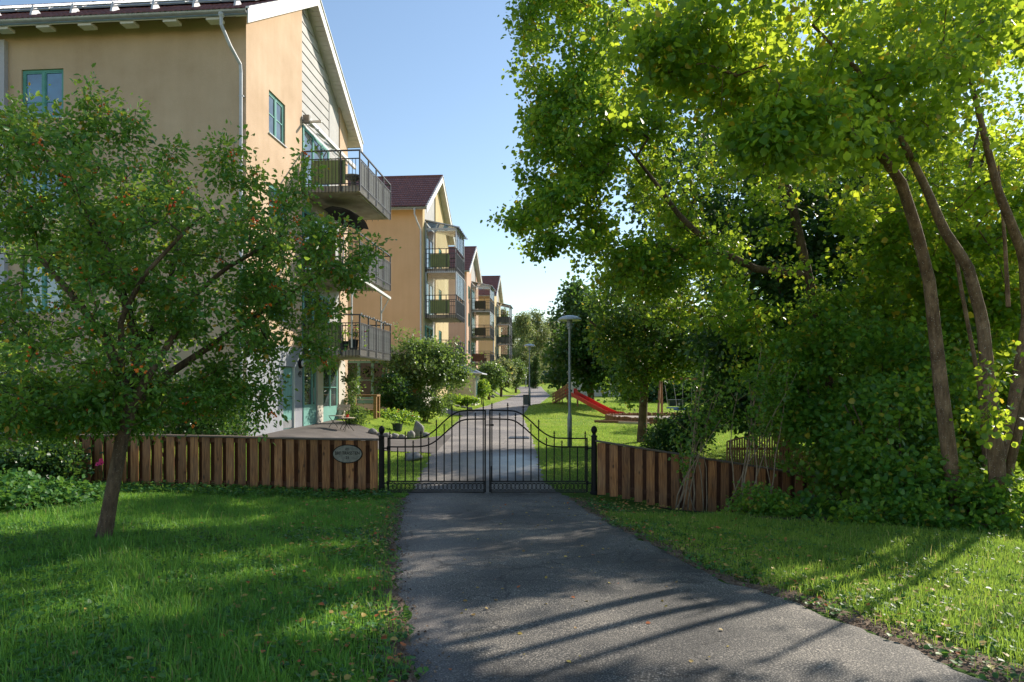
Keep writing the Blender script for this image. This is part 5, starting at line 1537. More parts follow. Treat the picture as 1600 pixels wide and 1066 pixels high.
q = MB(); d = (A1 - A0); side = Vector((-d.y, d.x, 0)).normalized()
for s in (-.28, .28):
    p = A0 - O + side * s; q.add([tuple(p + Vector((-.10, 0, -.1))), tuple(p + Vector((.22, -.06, -.22))), tuple(p + Vector((.1, -.02, .26))), tuple(p + Vector((-.10, 0, .32)))] + [tuple(p + side * .02 + v) for v in (Vector((-.10, 0, -.1)), Vector((.22, -.06, -.22)), Vector((.1, -.02, .26)), Vector((-.10, 0, .32)))], [(0, 1, 2, 3), (7, 6, 5, 4), (0, 4, 5, 1), (1, 5, 6, 2), (2, 6, 7, 3), (3, 7, 4, 0)])
q.build('side_plate', M['red'], sl)
for s in (-.30, .30):
    for dx in (0.0,):
        q = MB(); p = A0 - O + side * s; q.bar((p.x + .12, p.y, gz(A0.x, A0.y) - .1 - O.z), (p.x + .12, p.y, p.z + .05), .10); q.build('post', M['play_wood'], sl)
# slatted ramp rising from the left
rs = W(865, 627, 43.4); rb = Vector((rs.x, 43.4, gz(rs.x, 43.4) + .02)); rt = Vector((A0.x - .12, A0.y, A0.z))
for s in (-.42, .42):
    off = Vector((.25 * s, s, 0))
    for k in range(4):
        dz = -.02 + k * .185
        q = MB(); q.bar(rb + off + Vector((0, 0, dz)) - O, rt + off + Vector((0, 0, dz)) - O, .03, .07); q.build('slat', M['play_wood'], sl)
    for f_ in (.05, .5, .95):
        p = rb * (1 - f_) + rt * f_ + off - O
        q = MB(); q.bar((p.x, p.y + .03, p.z - .35), (p.x, p.y + .03, p.z + .62), .06); q.build('post', M['play_wood'], sl)
for k in range(9):
    p = rb * (1 - k / 9) + rt * (k / 9) - O
    q = MB(); q.bar(p + Vector((-.1, -.42, -.06)), p + Vector((.1, .42, -.06)), .12, .04); q.build('tread', M['play_wood'], sl)

# sand pit with palisade edge
scx, scy = 7.6, 33.5
sp = thing('sand_pit', 'raised oval sand pit edged with upright timber stakes', 'sand pit', (scx, scy, gz(scx, scy)))
q = MB(); vs = [(0, 0, .16)]; n = 40; fs = []
for r_ in (.5, 1.0):
    for k in range(n):
        a = 2 * math.pi * k / n; vs.append((2.85 * r_ * math.cos(a), 2.25 * r_ * math.sin(a), .16 + .03 * math.sin(3 * a) * r_))
for k in range(n): fs += [(0, 1 + k, 1 + (k + 1) % n), (1 + k, 1 + n + k, 1 + n + (k + 1) % n, 1 + (k + 1) % n)]
q.add(vs, fs); q.build('sand', M['sand'], sp, True)
me = None
n = 150
for k in range(n):
    a = 2 * math.pi * k / n; x, y = 2.95 * math.cos(a), 2.35 * math.sin(a)
    if me is None:
        qq = MB(); qq.lathe([(.058, -.4), (.058, .25), (.045, .27)], (0, 0, 0), 8); me = qq.mesh('stake')
    o = link('stake', me, M['play_wood'], sp); o.location = (x, y, gz(scx + x, scy + y) - gz(scx, scy) + RNG.uniform(-.03, .03)); o.rotation_euler = (RNG.normal(0, .04), RNG.normal(0, .04), k)
t = thing('timber_edge', 'low dark timber lying on the grass before the sand pit', 'timber', (4.6, 32.0, gz(4.6, 32)))
q = MB(); q.bar((-.7, .2, .05), (1.9, -.9, .03), .16, .12); q.build('beam', M['play_wood'], t)
q = MB(); q.bar((.3, -.6, .04), (1.6, -1.1, .03), .12, .08); q.build('beam', M['bench_wood'], t)

sw = thing('swing_set', 'wooden swing frame with slanted legs standing in the sand pit', 'swing', (7.2, 34.2, gz(7.2, 34.2)))
zt_ = 2.0
lp = [((-.05, -.7, -.1), (.22, .0, zt_)), ((.5, .8, -.1), (.28, .0, zt_)), ((2.45, -.7, -.1), (2.2, 0, zt_)), ((2.1, .9, -.1), (2.18, 0, zt_)), ((2.75, -.2, -.1), (2.3, 0, zt_))]
for a, b_ in lp: q = MB(); q.bar(a, b_, .10); q.build('leg', M['play_wood'], sw)
q = MB(); q.bar((.05, 0, zt_ + .03), (2.5, 0, zt_ + .03), .12); q.build('top_beam', M['play_wood'], sw)
for xx in (.42, .86):
    q = MB(); q.tube([(xx, 0, zt_), (xx + .14, -.25, .62)], .012, 5); q.build('chain', M['zinc'], sw)
q = MB(); q.box((.50, -.40, .56), (1.05, -.12, .62)); q.build('seat', M['blue_plastic'], sw)
for xx in (1.35, 1.8):
    q = MB(); q.tube([(xx, 0, zt_), (xx, 0, .55)], .012, 5); q.build('chain', M['zinc'], sw)
q = MB(); q.box((1.30, -.14, .50), (1.85, .14, .55)); q.build('seat', M['dark_plastic'], sw)
t = thing('spring_toy', 'blue spring seat at the edge of the sand pit', 'play seat', (8.35, 32.9, gz(8.35, 32.9) + .14))
q = MB(); pts = [(.08 * math.cos(k * .9), .08 * math.sin(k * .9), k * .013) for k in range(30)]; q.tube(pts, .012, 5); q.build('spring', M['dark_metal'], t)
q = MB(); q.box((-.55, -.14, .39), (.55, .14, .46), .04); q.build('seat', M['blue_plastic'], t)
q = MB(); q.tube([(-.3, -.1, .46), (-.3, -.1, .72), (-.3, .1, .72), (-.3, .1, .46)], .015, 6); q.build('handle', M['zinc'], t)
for i, (px_, lab) in enumerate(((1050.5, 'left one of two dark bins on the far lawn'), (1063.5, 'right one of two dark bins on the far lawn'))):
    x, y = W(px_, 632, 50).x, 50.0
    t = thing('storage_bin', lab, 'bin', (x, y, gz(x, y)), 0, 'dark bins on the far lawn')
    q = MB(); q.add([(-.22, -.22, 0), (.22, -.22, 0), (.22, .22, 0), (-.22, .22, 0), (-.27, -.28, .42), (.27, -.28, .42), (.27, .28, .42), (-.27, .28, .42)], [(3, 2, 1, 0), (4, 5, 6, 7), (0, 1, 5, 4), (1, 2, 6, 5), (2, 3, 7, 6), (3, 0, 4, 7)]); q.build('body', M['dark_plastic'], t)
    q = MB(); q.box((-.29, -.30, .425), (.29, .30, .48), .05); q.build('lid', M['bin_grey'], t)

# ------------------------------------------------------------------ things by the nearest house
cx_, cy_ = W(530, 672, 22.3).x, 22.3
ch = thing('garden_chair', 'folding garden chair with pale slats and curved iron legs on the paving', 'chair', (cx_, cy_, gz(cx_, cy_) + .022), R(-25))
for k in range(2):
    q = MB(); q.box((-.26, .20 + .02 * k, .60 + k * .10), (.26, .222 + .02 * k, .685 + k * .10), .003); q.build('back_slat', M['bench_wood'], ch)
for k in range(5):
    q = MB(); q.box((-.26, -.22 + k * .085, .415), (.26, -.15 + k * .085, .435), .003); q.build('seat_slat', M['bench_wood'], ch)
for s in (-.24, .24):
    q = MB(); q.tube([(s, .26, .83), (s, .21, .6), (s, .14, .4), (s, -.02, .22), (s, -.17, .10), (s, -.24, 0)], .011, 6); q.build('leg', M['black_metal'], ch)
    q = MB(); q.tube([(s * .95, -.22, .40), (s * .95, -.06, .25), (s * .95, .10, .14), (s * .95, .22, 0)], .011, 6); q.build('leg', M['black_metal'], ch)
t = flower_pot((cx_ + .32, cy_ - .25, gz(cx_ + .3, cy_) + .46), .06, .10, M['red'], M['leaf_shrub'], M['petal_red'], label='tiny red pot on the round side table by the garden chair', nf=0, nl=14, spread=.03)
t = thing('side_table', 'small round iron side table beside the garden chair', 'table', (cx_ + .32, cy_ - .25, gz(cx_ + .3, cy_) + .022))
q = MB(); q.lathe([(.24, .415), (.25, .42), (.25, .432), (.24, .437)], (0, 0, 0), 20); q.build('table_top', M['bench_wood'], t)
for k in range(3):
    a = 2.1 * k + .4; q = MB(); q.tube([(.08 * math.cos(a), .08 * math.sin(a), .41), (.05 * math.cos(a), .05 * math.sin(a), .2), (.22 * math.cos(a), .22 * math.sin(a), 0)], .010, 5); q.build('leg', M['black_metal'], t)
x, y = G(621, 674)
flower_pot((x, y, gz(x, y)), .20, .30, M['dark_plastic'], M['leaf_shrub'], M['petal_red'], label='dark pot with yellow green foliage on the lawn by the rock edging', nf=3, nl=170, spread=.22)
x, y = G(702, 636)
flower_pot((x, y, gz(x, y)), .24, .42, M['dark_plastic'], M['leaf_shrub'], M['petal_red'], label='dark pot at the corner of the lawn below the apple tree', nf=0, nl=150, spread=.25)
# timber garden table / planter frame
x, y = W(572, 655, 27).x, 27.0
t = thing('garden_table', 'tan timber garden table standing among the shrubs', 'table', (x, y, gz(x, y)))
q = MB(); q.box((-.6, -.35, .86), (.5, .35, .93)); q.build('table_top', M['tan_wood'], t)
for a in ((-.52, -.3), (.42, -.3), (-.52, .3), (.42, .3)):
    q = MB(); q.box((a[0] - .06, a[1] - .06, 0), (a[0] + .06, a[1] + .06, .858)); q.build('leg', M['tan_wood'], t)
q = MB(); q.box((-.46, -.28, .30), (.36, .30, .34)); q.build('shelf', M['tan_wood'], t)

def rock(px, py, w, h, label, grp='rocks edging the lawn', seed=0, tilt=0, xy=None):
    x, y = xy or G(px, py)
    bm_v = []; n1, n2 = 18, 12; fs = []
    rs_ = np.random.default_rng(seed)
    planes = [Vector(rs_.normal(0, 1, 3)).normalized() for _ in range(11)]
    for j in range(n2 + 1):
        ph = math.pi * j / n2 - math.pi / 2
        for i in range(n1):
            th = 2 * math.pi * i / n1
            d = Vector((math.cos(th) * math.cos(ph), math.sin(th) * math.cos(ph), math.sin(ph)))
            r_ = 1 + .32 * mnoise.noise(d * 1.4 + Vector((seed * 3.1, 0, 0))) + .12 * mnoise.noise(d * 4 + Vector((seed, 5, 0)))
            for pl in planes:
                dd = d.dot(pl) * r_
                if dd > .74: r_ *= .74 / dd
            bm_v.append((d.x * r_ * w / 2, d.y * r_ * w * .38, d.z * r_ * h * .62 + h * .35))
    for j in range(n2):
        for i in range(n1): fs.append((j * n1 + i, j * n1 + (i + 1) % n1, (j + 1) * n1 + (i + 1) % n1, (j + 1) * n1 + i))
    me = bpy.data.meshes.new('rock'); me.from_pydata(bm_v, [], fs); me.update()
    o = link('rock', me, M['stone'], None, True); o.location = (x, y, gz(x, y)); o.rotation_euler = (0, R(tilt), rs_.uniform(0, .6))
    return tag(o, label, 'rock', grp)
RK = [(582, 679, .34, .24, 'first rock of the edging, beside the paved apron'), (594, 682, .26, .16, 'small flat rock second in the edging row'),
      (604, 684, .36, .20, 'long low rock behind the left gate post'), (616, 685, .30, .17, 'rounded rock third from the gate post'),
      (628, 686, .34, .18, 'pale low rock under the potted plant'), (641, 685, .36, .27, 'pale round rock leaning on the pointed boulder'),
      (653, 683, .42, .66, 'large pointed boulder in the edging row'), (666, 684, .26, .22, 'grey rock right of the pointed boulder'),
      (759, 617, .5, .3, 'small rock near the farther lawn corner'), (745, 629, .6, .3, 'flat rock on the farther lawn edge'), (770, 622, .5, .28, 'rock at the tip of the farther lawn')]
for i, (a, b_, w, h, lab) in enumerate(RK): rock(a, b_, w, h, lab, seed=i + 2)
for i, (a, b_, w, lab) in enumerate(((714, 636, .5, 'left flat stone of the edging by the shed path'), (724, 638, .45, 'middle flat stone of the edging by the shed path'), (735, 640, .4, 'right flat stone of the edging by the shed path'))):
    rock(a, b_, w, .16, lab, seed=i + 30)
rock(0, 0, .62, .22, 'flat grey boulder on the grass just behind the left gate leaf', None, 41, xy=(-2.62, 18.3))
rock(0, 0, .20, .16, 'pale stone at the edge of the ground cover near the tree', None, 42, xy=(W(144, 771, 12.0).x, 12.0))

# ------------------------------------------------------------------ vegetation
# crab apple on the left lawn
cr_tr = [TP([(159, 853, 8.05, .115), (161, 843, 8.05, .094), (166, 820, 8.05, .085), (173, 780, 8.05, .078), (184, 720, 8.0, .073), (192, 680, 8.0, .073), (203, 640, 8.0, .072)]),
         TP([(203, 640, 8.0, .07), (190, 590, 7.9, .06), (165, 530, 7.8, .05), (120, 470, 7.7, .04), (60, 400, 7.6, .03)]),
         TP([(203, 640, 8.0, .07), (215, 570, 8.2, .06), (205, 500, 8.3, .052), (170, 400, 8.3, .045), (120, 300, 8.3, .035), (70, 250, 8.3, .022)]),
         TP([(203, 640, 8.0, .055), (232, 585, 7.9, .045), (275, 520, 8.1, .037), (300, 465, 8.3, .032), (352, 420, 8.3, .027), (440, 370, 8.4, .02)]),
         TP([(203, 640, 8.0, .06), (255, 590, 8.5, .05), (330, 540, 8.8, .04), (420, 480, 8.9, .03), (500, 430, 8.9, .02)]),
         TP([(215, 570, 8.2, .05), (260, 470, 8.9, .04), (280, 370, 9.2, .03), (270, 290, 9.2, .02)]),
         TP([(190, 590, 7.9, .04), (188, 500, 7.5, .033), (225, 430, 7.3, .026), (300, 350, 7.2, .017)])]
cr_el = [E(60, 300, 8.2, 120, 95, 1.5, 1.2), E(200, 340, 8.3, 130, 110, 1.7, 1.5), E(330, 400, 8.3, 120, 95, 1.6, 1.4), E(430, 400, 8.4, 95, 80, 1.2, 1.0),
         E(520, 400, 8.6, 62, 48, .7, .42), E(120, 520, 8.0, 150, 120, 1.8, 1.5), E(290, 540, 8.2, 130, 95, 1.6, 1.2), E(378, 505, 8.6, 72, 55, 1.0, .5), E(500, 505, 8.8, 32, 60, .5, .25),
         E(40, 640, 7.8, 90, 42, 1.2, .7), E(245, 632, 8.5, 115, 42, 1.2, 1.0), E(325, 610, 8.7, 50, 46, .9, .5), E(90, 640, 8.2, 120, 42, 1.2, .8), E(-70, 420, 8.2, 110, 220, 1.8, 1.0)]
def shoot(px0, py0, px1, py1, d, n=5):
    out = []
    for k in range(n):
        t_ = (k + 1) / n; c = W(px0 + (px1 - px0) * t_, py0 + (py1 - py0) * t_, d); out.append((c.x, c.y, c.z))
    return out
ex = []
for a in ((130, 225, 142, 133, 8.0), (150, 215, 165, 160, 8.1), (205, 235, 212, 172, 8.2), (185, 230, 190, 185, 8.0), (340, 300, 345, 222, 8.3), (362, 300, 366, 222, 8.4), (395, 305, 402, 262, 8.5), (262, 250, 280, 228, 8.2), (470, 330, 478, 238, 8.5), (440, 340, 452, 290, 8.4), (100, 215, 92, 178, 8.0), (45, 215, 40, 150, 8.2), (8, 215, 20, 170, 8.0), (560, 400, 590, 385, 8.7), (420, 560, 428, 640, 8.6), (398, 600, 402, 672, 8.6), (505, 540, 512, 575, 8.8)):
    ex += shoot(*a)
crab, crLP, crT = make_tree('crab_apple_tree', 'crab apple tree with a leaning trunk and orange fruit on the left lawn', 'tree', (cr_tr[0][0][0], cr_tr[0][0][1], gz(cr_tr[0][0][0], cr_tr[0][0][1]) - .02),
    cr_tr, cr_el, 860, 62, .064, M['leaf_crab'], M['bark'], spread=.15, gap=-.13, gfreq=1.6, step=.14, min_r=.0036, up=.5, droop=.25, wid=.66, extra=np.array(ex), shell=.45, curve=.08)
# little orange apples in bunches
def fruits(root, pts, n, rad):
    off = np.array(root.location)
    q_v = []; q_f = []
    phi = [(0, 0, 1), (.89, 0, .45), (.28, .85, .45), (-.72, .53, .45), (-.72, -.53, .45), (.28, -.85, .45), (.72, .53, -.45), (-.28, .85, -.45), (-.89, 0, -.45), (-.28, -.85, -.45), (.72, -.53, -.45), (0, 0, -1)]
    fc = [(0, 1, 2), (0, 2, 3), (0, 3, 4), (0, 4, 5), (0, 5, 1), (1, 6, 2), (2, 7, 3), (3, 8, 4), (4, 9, 5), (5, 10, 1), (6, 7, 2), (7, 8, 3), (8, 9, 4), (9, 10, 5), (10, 6, 1), (11, 7, 6), (11, 8, 7), (11, 9, 8), (11, 10, 9), (11, 6, 10)]
    base = np.array(phi); V = []; F = []
    for i in range(n):
        c = pts[RNG.integers(len(pts))]
        for _ in range(RNG.integers(3, 9)):
            V.append(c - off + RNG.normal(0, .035, 3) + np.array([0, -.03, -.05]) + base * rad * RNG.uniform(.8, 1.2)); F.append(np.array(fc) + 12 * len(F))
    o = link('fruit', fast_mesh('fruit', np.concatenate(V), np.concatenate(F), 3), M['fruit'], root, True); o['kind'] = 'stuff'
front = crT[crT[:, 1] < 9.0]
fruits(crab, front, 150, .0145)

# lime tree beyond the right fence, whose crown hangs over the drive
l_tr = [TP([(1310, 770, 13.2, .13), (1302, 700, 13.2, .115), (1294, 600, 13.2, .10), (1280, 510, 13.1, .095), (1262, 430, 13.0, .09), (1240, 330, 12.9, .08), (1210, 220, 12.8, .07), (1180, 100, 12.8, .055), (1150, -40, 12.8, .04)]),
        TP([(1262, 430, 13.0, .085), (1180, 420, 12.9, .07), (1110, 385, 12.8, .06), (1060, 335, 12.7, .05), (1020, 280, 12.6, .035), (980, 230, 12.6, .02)]),
        TP([(1240, 330, 12.9, .07), (1170, 230, 12.8, .055), (1090, 130, 12.6, .04), (1010, 50, 12.5, .03), (960, -30, 12.4, .02)]),
        TP([(1210, 220, 12.8, .06), (1150, 160, 14, .045), (1080, 60, 15, .03), (1000, -40, 15.5, .02)])]
l_el = [E(900, 60, 12.6, 90, 110, 1.6, 1.2), E(905, 210, 12.5, 78, 90, 1.5, 1.2), E(890, 350, 12.6, 85, 50, 1.4, .9), E(1010, 100, 12.5, 130, 140, 2.0, 1.6), E(1010, 300, 12.7, 110, 130, 1.8, 1.4), E(1130, 260, 13.2, 120, 150, 2.2, 1.3),
        E(1100, 440, 13.0, 150, 75, 1.8, .9), E(980, 420, 13.2, 90, 45, 1.4, .5), E(1010, -80, 13, 190, 110, 2.4, 1.0), E(1230, 520, 13.0, 90, 90, 1.3, .6), E(1250, 150, 14, 120, 160, 2.2, .8), E(1000, -200, 14.5, 160, 90, 2.2, .6)]
exl = []
for a in ((850, 345, 786, 343, 12.4), (850, 300, 815, 262, 12.4), (860, 240, 822, 152, 12.4), (850, 100, 812, 30, 12.4), (850, 60, 808, 8, 12.5), (860, 160, 828, 110, 12.3), (850, 385, 832, 405, 12.5), (860, 200, 832, 185, 12.4)):
    exl += shoot(*a, n=4)
make_tree('lime_tree', 'tall lime tree whose crown reaches over the gate from the right', 'tree', (l_tr[0][0][0], 13.2, gz(l_tr[0][0][0], 13.2)),
    l_tr, l_el, 1020, 78, .078, M['leaf_linden'], M['bark'], spread=.21, gap=-.04, gfreq=1.25, step=.25, min_r=.006, up=.45, droop=.4, wid=1.12, extra=np.array(exl), shell=.5)

# big multi-stemmed hazel at the right edge
h_tr = [TP([(1500, 800, 9.6, 0.1140), (1487, 740, 9.6, 0.1026), (1472, 620, 9.6, 0.0950), (1462, 530, 9.6, 0.0874), (1452, 440, 9.5, 0.0798), (1432, 360, 9.4, 0.0745), (1408, 285, 9.2, 0.0684), (1375, 240, 9.0, 0.0532), (1310, 190, 8.6, 0.0418), (1230, 150, 8.1, 0.0304), (1130, 110, 7.6, 0.0190)]),
        TP([(1562, 810, 9.2, 0.1140), (1556, 700, 9.2, 0.0988), (1545, 600, 9.2, 0.0874), (1535, 500, 9.2, 0.0760), (1512, 415, 9.1, 0.0684), (1475, 360, 9.0, 0.0608), (1445, 290, 8.8, 0.0494), (1400, 200, 8.4, 0.0380), (1340, 110, 8.0, 0.0266), (1270, 40, 7.7, 0.0167)]),
        TP([(1566, 800, 9.6, 0.1064), (1572, 700, 9.7, 0.0912), (1590, 600, 9.8, 0.0836), (1606, 500, 9.8, 0.0760), (1600, 400, 9.6, 0.0684), (1560, 300, 9.4, 0.0532), (1530, 180, 9.2, 0.0380), (1500, 60, 9.0, 0.0228)]),
        TP([(1568, 770, 9.4, 0.0608), (1590, 680, 9.1, 0.0532), (1612, 580, 8.9, 0.0456), (1640, 420, 8.8, 0.0380), (1650, 250, 8.7, 0.0266)]),
        TP([(1540, 740, 10.4, 0.0380), (1530, 600, 10.4, 0.0342), (1505, 470, 10.3, 0.0304), (1490, 380, 10.2, 0.0228)]),
        TP([(1575, 480, 9.9, 0.0342), (1570, 380, 10.0, 0.0266), (1560, 260, 10, 0.0152)])]
h_el = [E(1545, 560, 8.7, 40, 110, .3, .16), E(1590, 430, 8.8, 40, 80, .4, .16), E(1570, 60, 11.5, 110, 90, 1.4, .7), E(1180, 60, 7.8, 180, 120, 1.3, .7), E(1080, 100, 8.0, 130, 80, 1.0, .4), E(1330, 130, 9.0, 190, 160, 1.9, 1.4), E(1500, 120, 11.2, 170, 160, 1.7, 1.4), E(1480, 300, 12.2, 160, 130, 1.5, 1.3), E(1340, 260, 9.4, 130, 90, 1.3, .8),
        E(1560, 430, 12.6, 100, 110, 1.2, .8), E(1630, 200, 11.6, 110, 150, 1.2, .7), E(1400, -60, 8.6, 260, 90, 1.6, .6), E(1250, 210, 7.3, 90, 40, .6, .35)]
make_tree('hazel_tree', 'big multi-stemmed hazel with slanting bare stems at the right edge', 'tree', (h_tr[0][0][0], 9.6, gz(h_tr[0][0][0], 9.6) - .05),
    h_tr, h_el, 820, 72, .080, M['leaf_hazel'], M['bark_red'], spread=.23, gap=-.05, gfreq=1.3, step=.2, min_r=.0035, up=.35, droop=.45, wid=1.2, shell=.4, rshift=.05)

# lime with the dark straight trunk on the lawn behind the fence
m_tr = [TP([(1003, 696, 22.9, .19), (1004, 660, 22.9, .15), (1006, 620, 22.9, .14), (1008, 560, 22.9, .12), (1010, 490, 22.9, .09), (1015, 420, 22.9, .06)]),
        TP([(1006, 600, 22.9, .09), (970, 540, 22.5, .06), (920, 500, 22.2, .035)]), TP([(1007, 590, 22.9, .09), (1060, 530, 23.2, .06), (1110, 480, 23.5, .035)])]
m_el = [E(1015, 470, 22.9, 85, 75, 2.2, 1.1), E(1085, 500, 23, 75, 70, 2.0, .9), E(1010, 555, 22.4, 72, 38, 1.6, .8), E(1090, 560, 22.6, 55, 32, 1.3, .4), E(962, 520, 22.3, 30, 30, 1.0, .2), E(975, 606, 22.2, 26, 14, .8, .08)]
make_tree('lime_tree', 'young lime with a dark straight trunk on the lawn behind the right fence', 'tree', (m_tr[0][0][0], 22.9, gz(m_tr[0][0][0], 22.9)),
    m_tr, m_el, 380, 46, .125, M['leaf_lime2'], M['bark'], spread=.36, gap=-.2, gfreq=.6, step=.35, min_r=.006, up=.5, droop=.35, wid=1.1, shape=4, shell=.5)

# dark broadleaf tree behind the slide
d_tr = [TP([(925, 640, 47, .25), (922, 600, 47, .22), (918, 540, 47, .18), (915, 470, 47, .12)])]
d_el = [E(905, 500, 47, 42, 55, 2.6, 1), E(945, 520, 46, 60, 75, 3, 1.3), E(890, 555, 46, 30, 36, 2.0, .6), E(932, 572, 45.5, 58, 34, 2.6, .9), E(866, 590, 45, 14, 9, .7, .05), E(990, 540, 46, 50, 60, 2.6, .8)]
make_tree('maple_tree', 'dark green maple rising behind the slide', 'tree', (d_tr[0][0][0], 47, gz(d_tr[0][0][0], 47) - .1), d_tr, d_el, 420, 62, .24, M['leaf_dark'], M['bark'], spread=.52, gap=-.12, gfreq=.45, step=.7, min_r=.012, shape=4, wid=1.1, seed=3)

# dark mass of shrubs and small trees between lime and hazel
def bush(name, label, cat, d, els, ncl, per, leaf, lm, spread, px_base, py_base, stems=4, group=None, shape=4, gap=-.2, gfreq=.8, bark='bark', min_r=.004, step=.25, up=.5, wid=1.1, seed=0, droop=.3, tp=('stem', 'foliage'), srad=.025, rshift=0, zoff=0):
    c = W(px_base, py_base, d); zb = gz(c.x, d)
    trs = []
    top = max(e[2] for e in els); cxm = sum(e[0] for e in els) / len(els)
    for k in range(stems):
        a = 2 * math.pi * k / stems + .5
        rr = max(e[3] for e in els) * .45
        trs.append([(c.x + .08 * math.cos(a), d + .08 * math.sin(a), zb - .05, srad), (c.x * .6 + cxm * .4 + rr * .5 * math.cos(a), d + rr * .4 * math.sin(a), zb + (top - zb) * .4, srad * .7), (cxm + rr * math.cos(a), d + rr * .7 * math.sin(a), zb + (top - zb) * .8, srad * .4)])
    return make_tree(name, label, cat, (c.x, d, zb - .02), trs, els, ncl, per, leaf, lm, M[bark], spread=spread, group=group, gap=gap, gfreq=gfreq, step=step, min_r=min_r, shape=shape, up=up, wid=wid, seed=seed, droop=droop, tparts=tp, rshift=rshift)
bush('alder_tree', 'dark alder filling the gap between the lawn lime and the hazel', 'tree', 19, [E(1100, 310, 19, 120, 110, 1.8, .8), E(1180, 480, 19, 110, 140, 1.8, 1), E(1290, 450, 19, 120, 170, 1.8, 1), E(1230, 330, 19, 140, 120, 2, .8), E(1160, 600, 18.5, 60, 50, 1.4, .4), E(1250, 620, 18, 90, 60, 1.4, .5)],
     640, 60, .15, M['leaf_dark'], .42, 1230, 720, 3, gap=-.3, gfreq=.5, srad=.09, step=.4, tp=('trunk', 'crown'))
bush('alder_tree', 'tall dark alder behind the hazel stems', 'tree', 16.5, [E(1320, 130, 17.5, 150, 150, 1.8, .8), E(1510, 120, 17.5, 150, 160, 1.8, .9), E(1600, 200, 17, 80, 130, 1.6, .6), E(1400, 480, 16.5, 120, 170, 1.7, 1), E(1500, 380, 17, 120, 200, 1.8, 1), E(1420, 640, 16, 110, 90, 1.4, .6), E(1600, 480, 17, 90, 190, 1.8, .5)],
     460, 52, .12, M['leaf_hazel'], .38, 1420, 760, 3, gap=-.25, gfreq=.6, srad=.08, step=.35, seed=5, tp=('trunk', 'crown'))
bush('elder_shrub', 'leafy elder hanging over the end of the right fence', 'shrub', 12.6, [E(1255, 600, 12.6, 60, 80, .7, .7), E(1290, 690, 12.0, 60, 80, .8, 1), E(1330, 560, 12.6, 80, 110, .9, 1), E(1230, 640, 12.3, 35, 40, .5, .3)],
     230, 52, .085, M['leaf_shrub'], .22, 1310, 790, 5, shape=6, gap=-.25, gfreq=1.2, step=.16, seed=2, rshift=.08)
bush('viburnum_shrub', 'broad-leaved shrub between the fence end and the hazel', 'shrub', 10.9, [E(1390, 690, 10.9, 90, 90, .8, 1), E(1440, 590, 11, 70, 80, .7, .6), E(1340, 760, 10.4, 70, 50, .6, .6), E(1460, 760, 10.0, 80, 50, .6, .6), E(1250, 795, 10.9, 55, 25, .4, .25)],
     280, 52, .085, M['leaf_shrub'], .20, 1400, 820, 6, shape=6, gap=-.25, gfreq=1.3, step=.16, seed=8)
bush('bramble_thicket', 'low bramble thicket at the foot of the hazel stems', 'shrub', 9.4, [E(1400, 815, 9.4, 90, 28, .5, 1), E(1500, 800, 9.2, 80, 35, .5, .8), E(1590, 790, 9.2, 60, 50, .6, .8), E(1300, 835, 9.5, 60, 18, .4, .4)],
     170, 44, .07, M['leaf_shrub'], .15, 1450, 840, 6, shape=6, gap=-.35, gfreq=1.5, step=.14, seed=11, srad=.008)
bush('young_hazel', 'leafy young hazel filling in behind the slanting stems', 'tree', 12.6, [E(1490, 520, 12.6, 80, 100, 1.0, 1), E(1400, 410, 12.8, 80, 90, 1.0, .8), E(1560, 560, 12.2, 70, 120, .9, .9), E(1440, 640, 12.2, 70, 70, .9, .7), E(1600, 690, 11.8, 50, 90, .8, .6)], 330, 50, .10, M['leaf_hazel'], .26, 1500, 790, 4, shape=6, gap=-.25, gfreq=.9, seed=19, srad=.04, step=.25, tp=('trunk', 'crown'))
bush('hedge_shrub', 'sunlit young trees beyond the hazel at the right edge', 'shrub', 14.2, [E(1570, 650, 14.2, 90, 110, 1.2, 1), E(1500, 620, 14.5, 80, 90, 1.2, .7), E(1640, 500, 14, 60, 160, 1.2, .6)],
     190, 52, .11, M['leaf_hazel'], .30, 1570, 760, 4, gap=-.2, gfreq=.8, seed=13)
bush('rhododendron', 'dark glossy rhododendron behind the right fence', 'shrub', 18.5, [E(1062, 680, 18.5, 45, 30, .8, 1), E(1035, 690, 18.3, 26, 20, .6, .5), E(1090, 655, 18.6, 28, 28, .6, .5)],
     150, 50, .10, M['leaf_dark'], .18, 1062, 715, 5, gap=-.4, gfreq=1.0, seed=17, wid=.6)

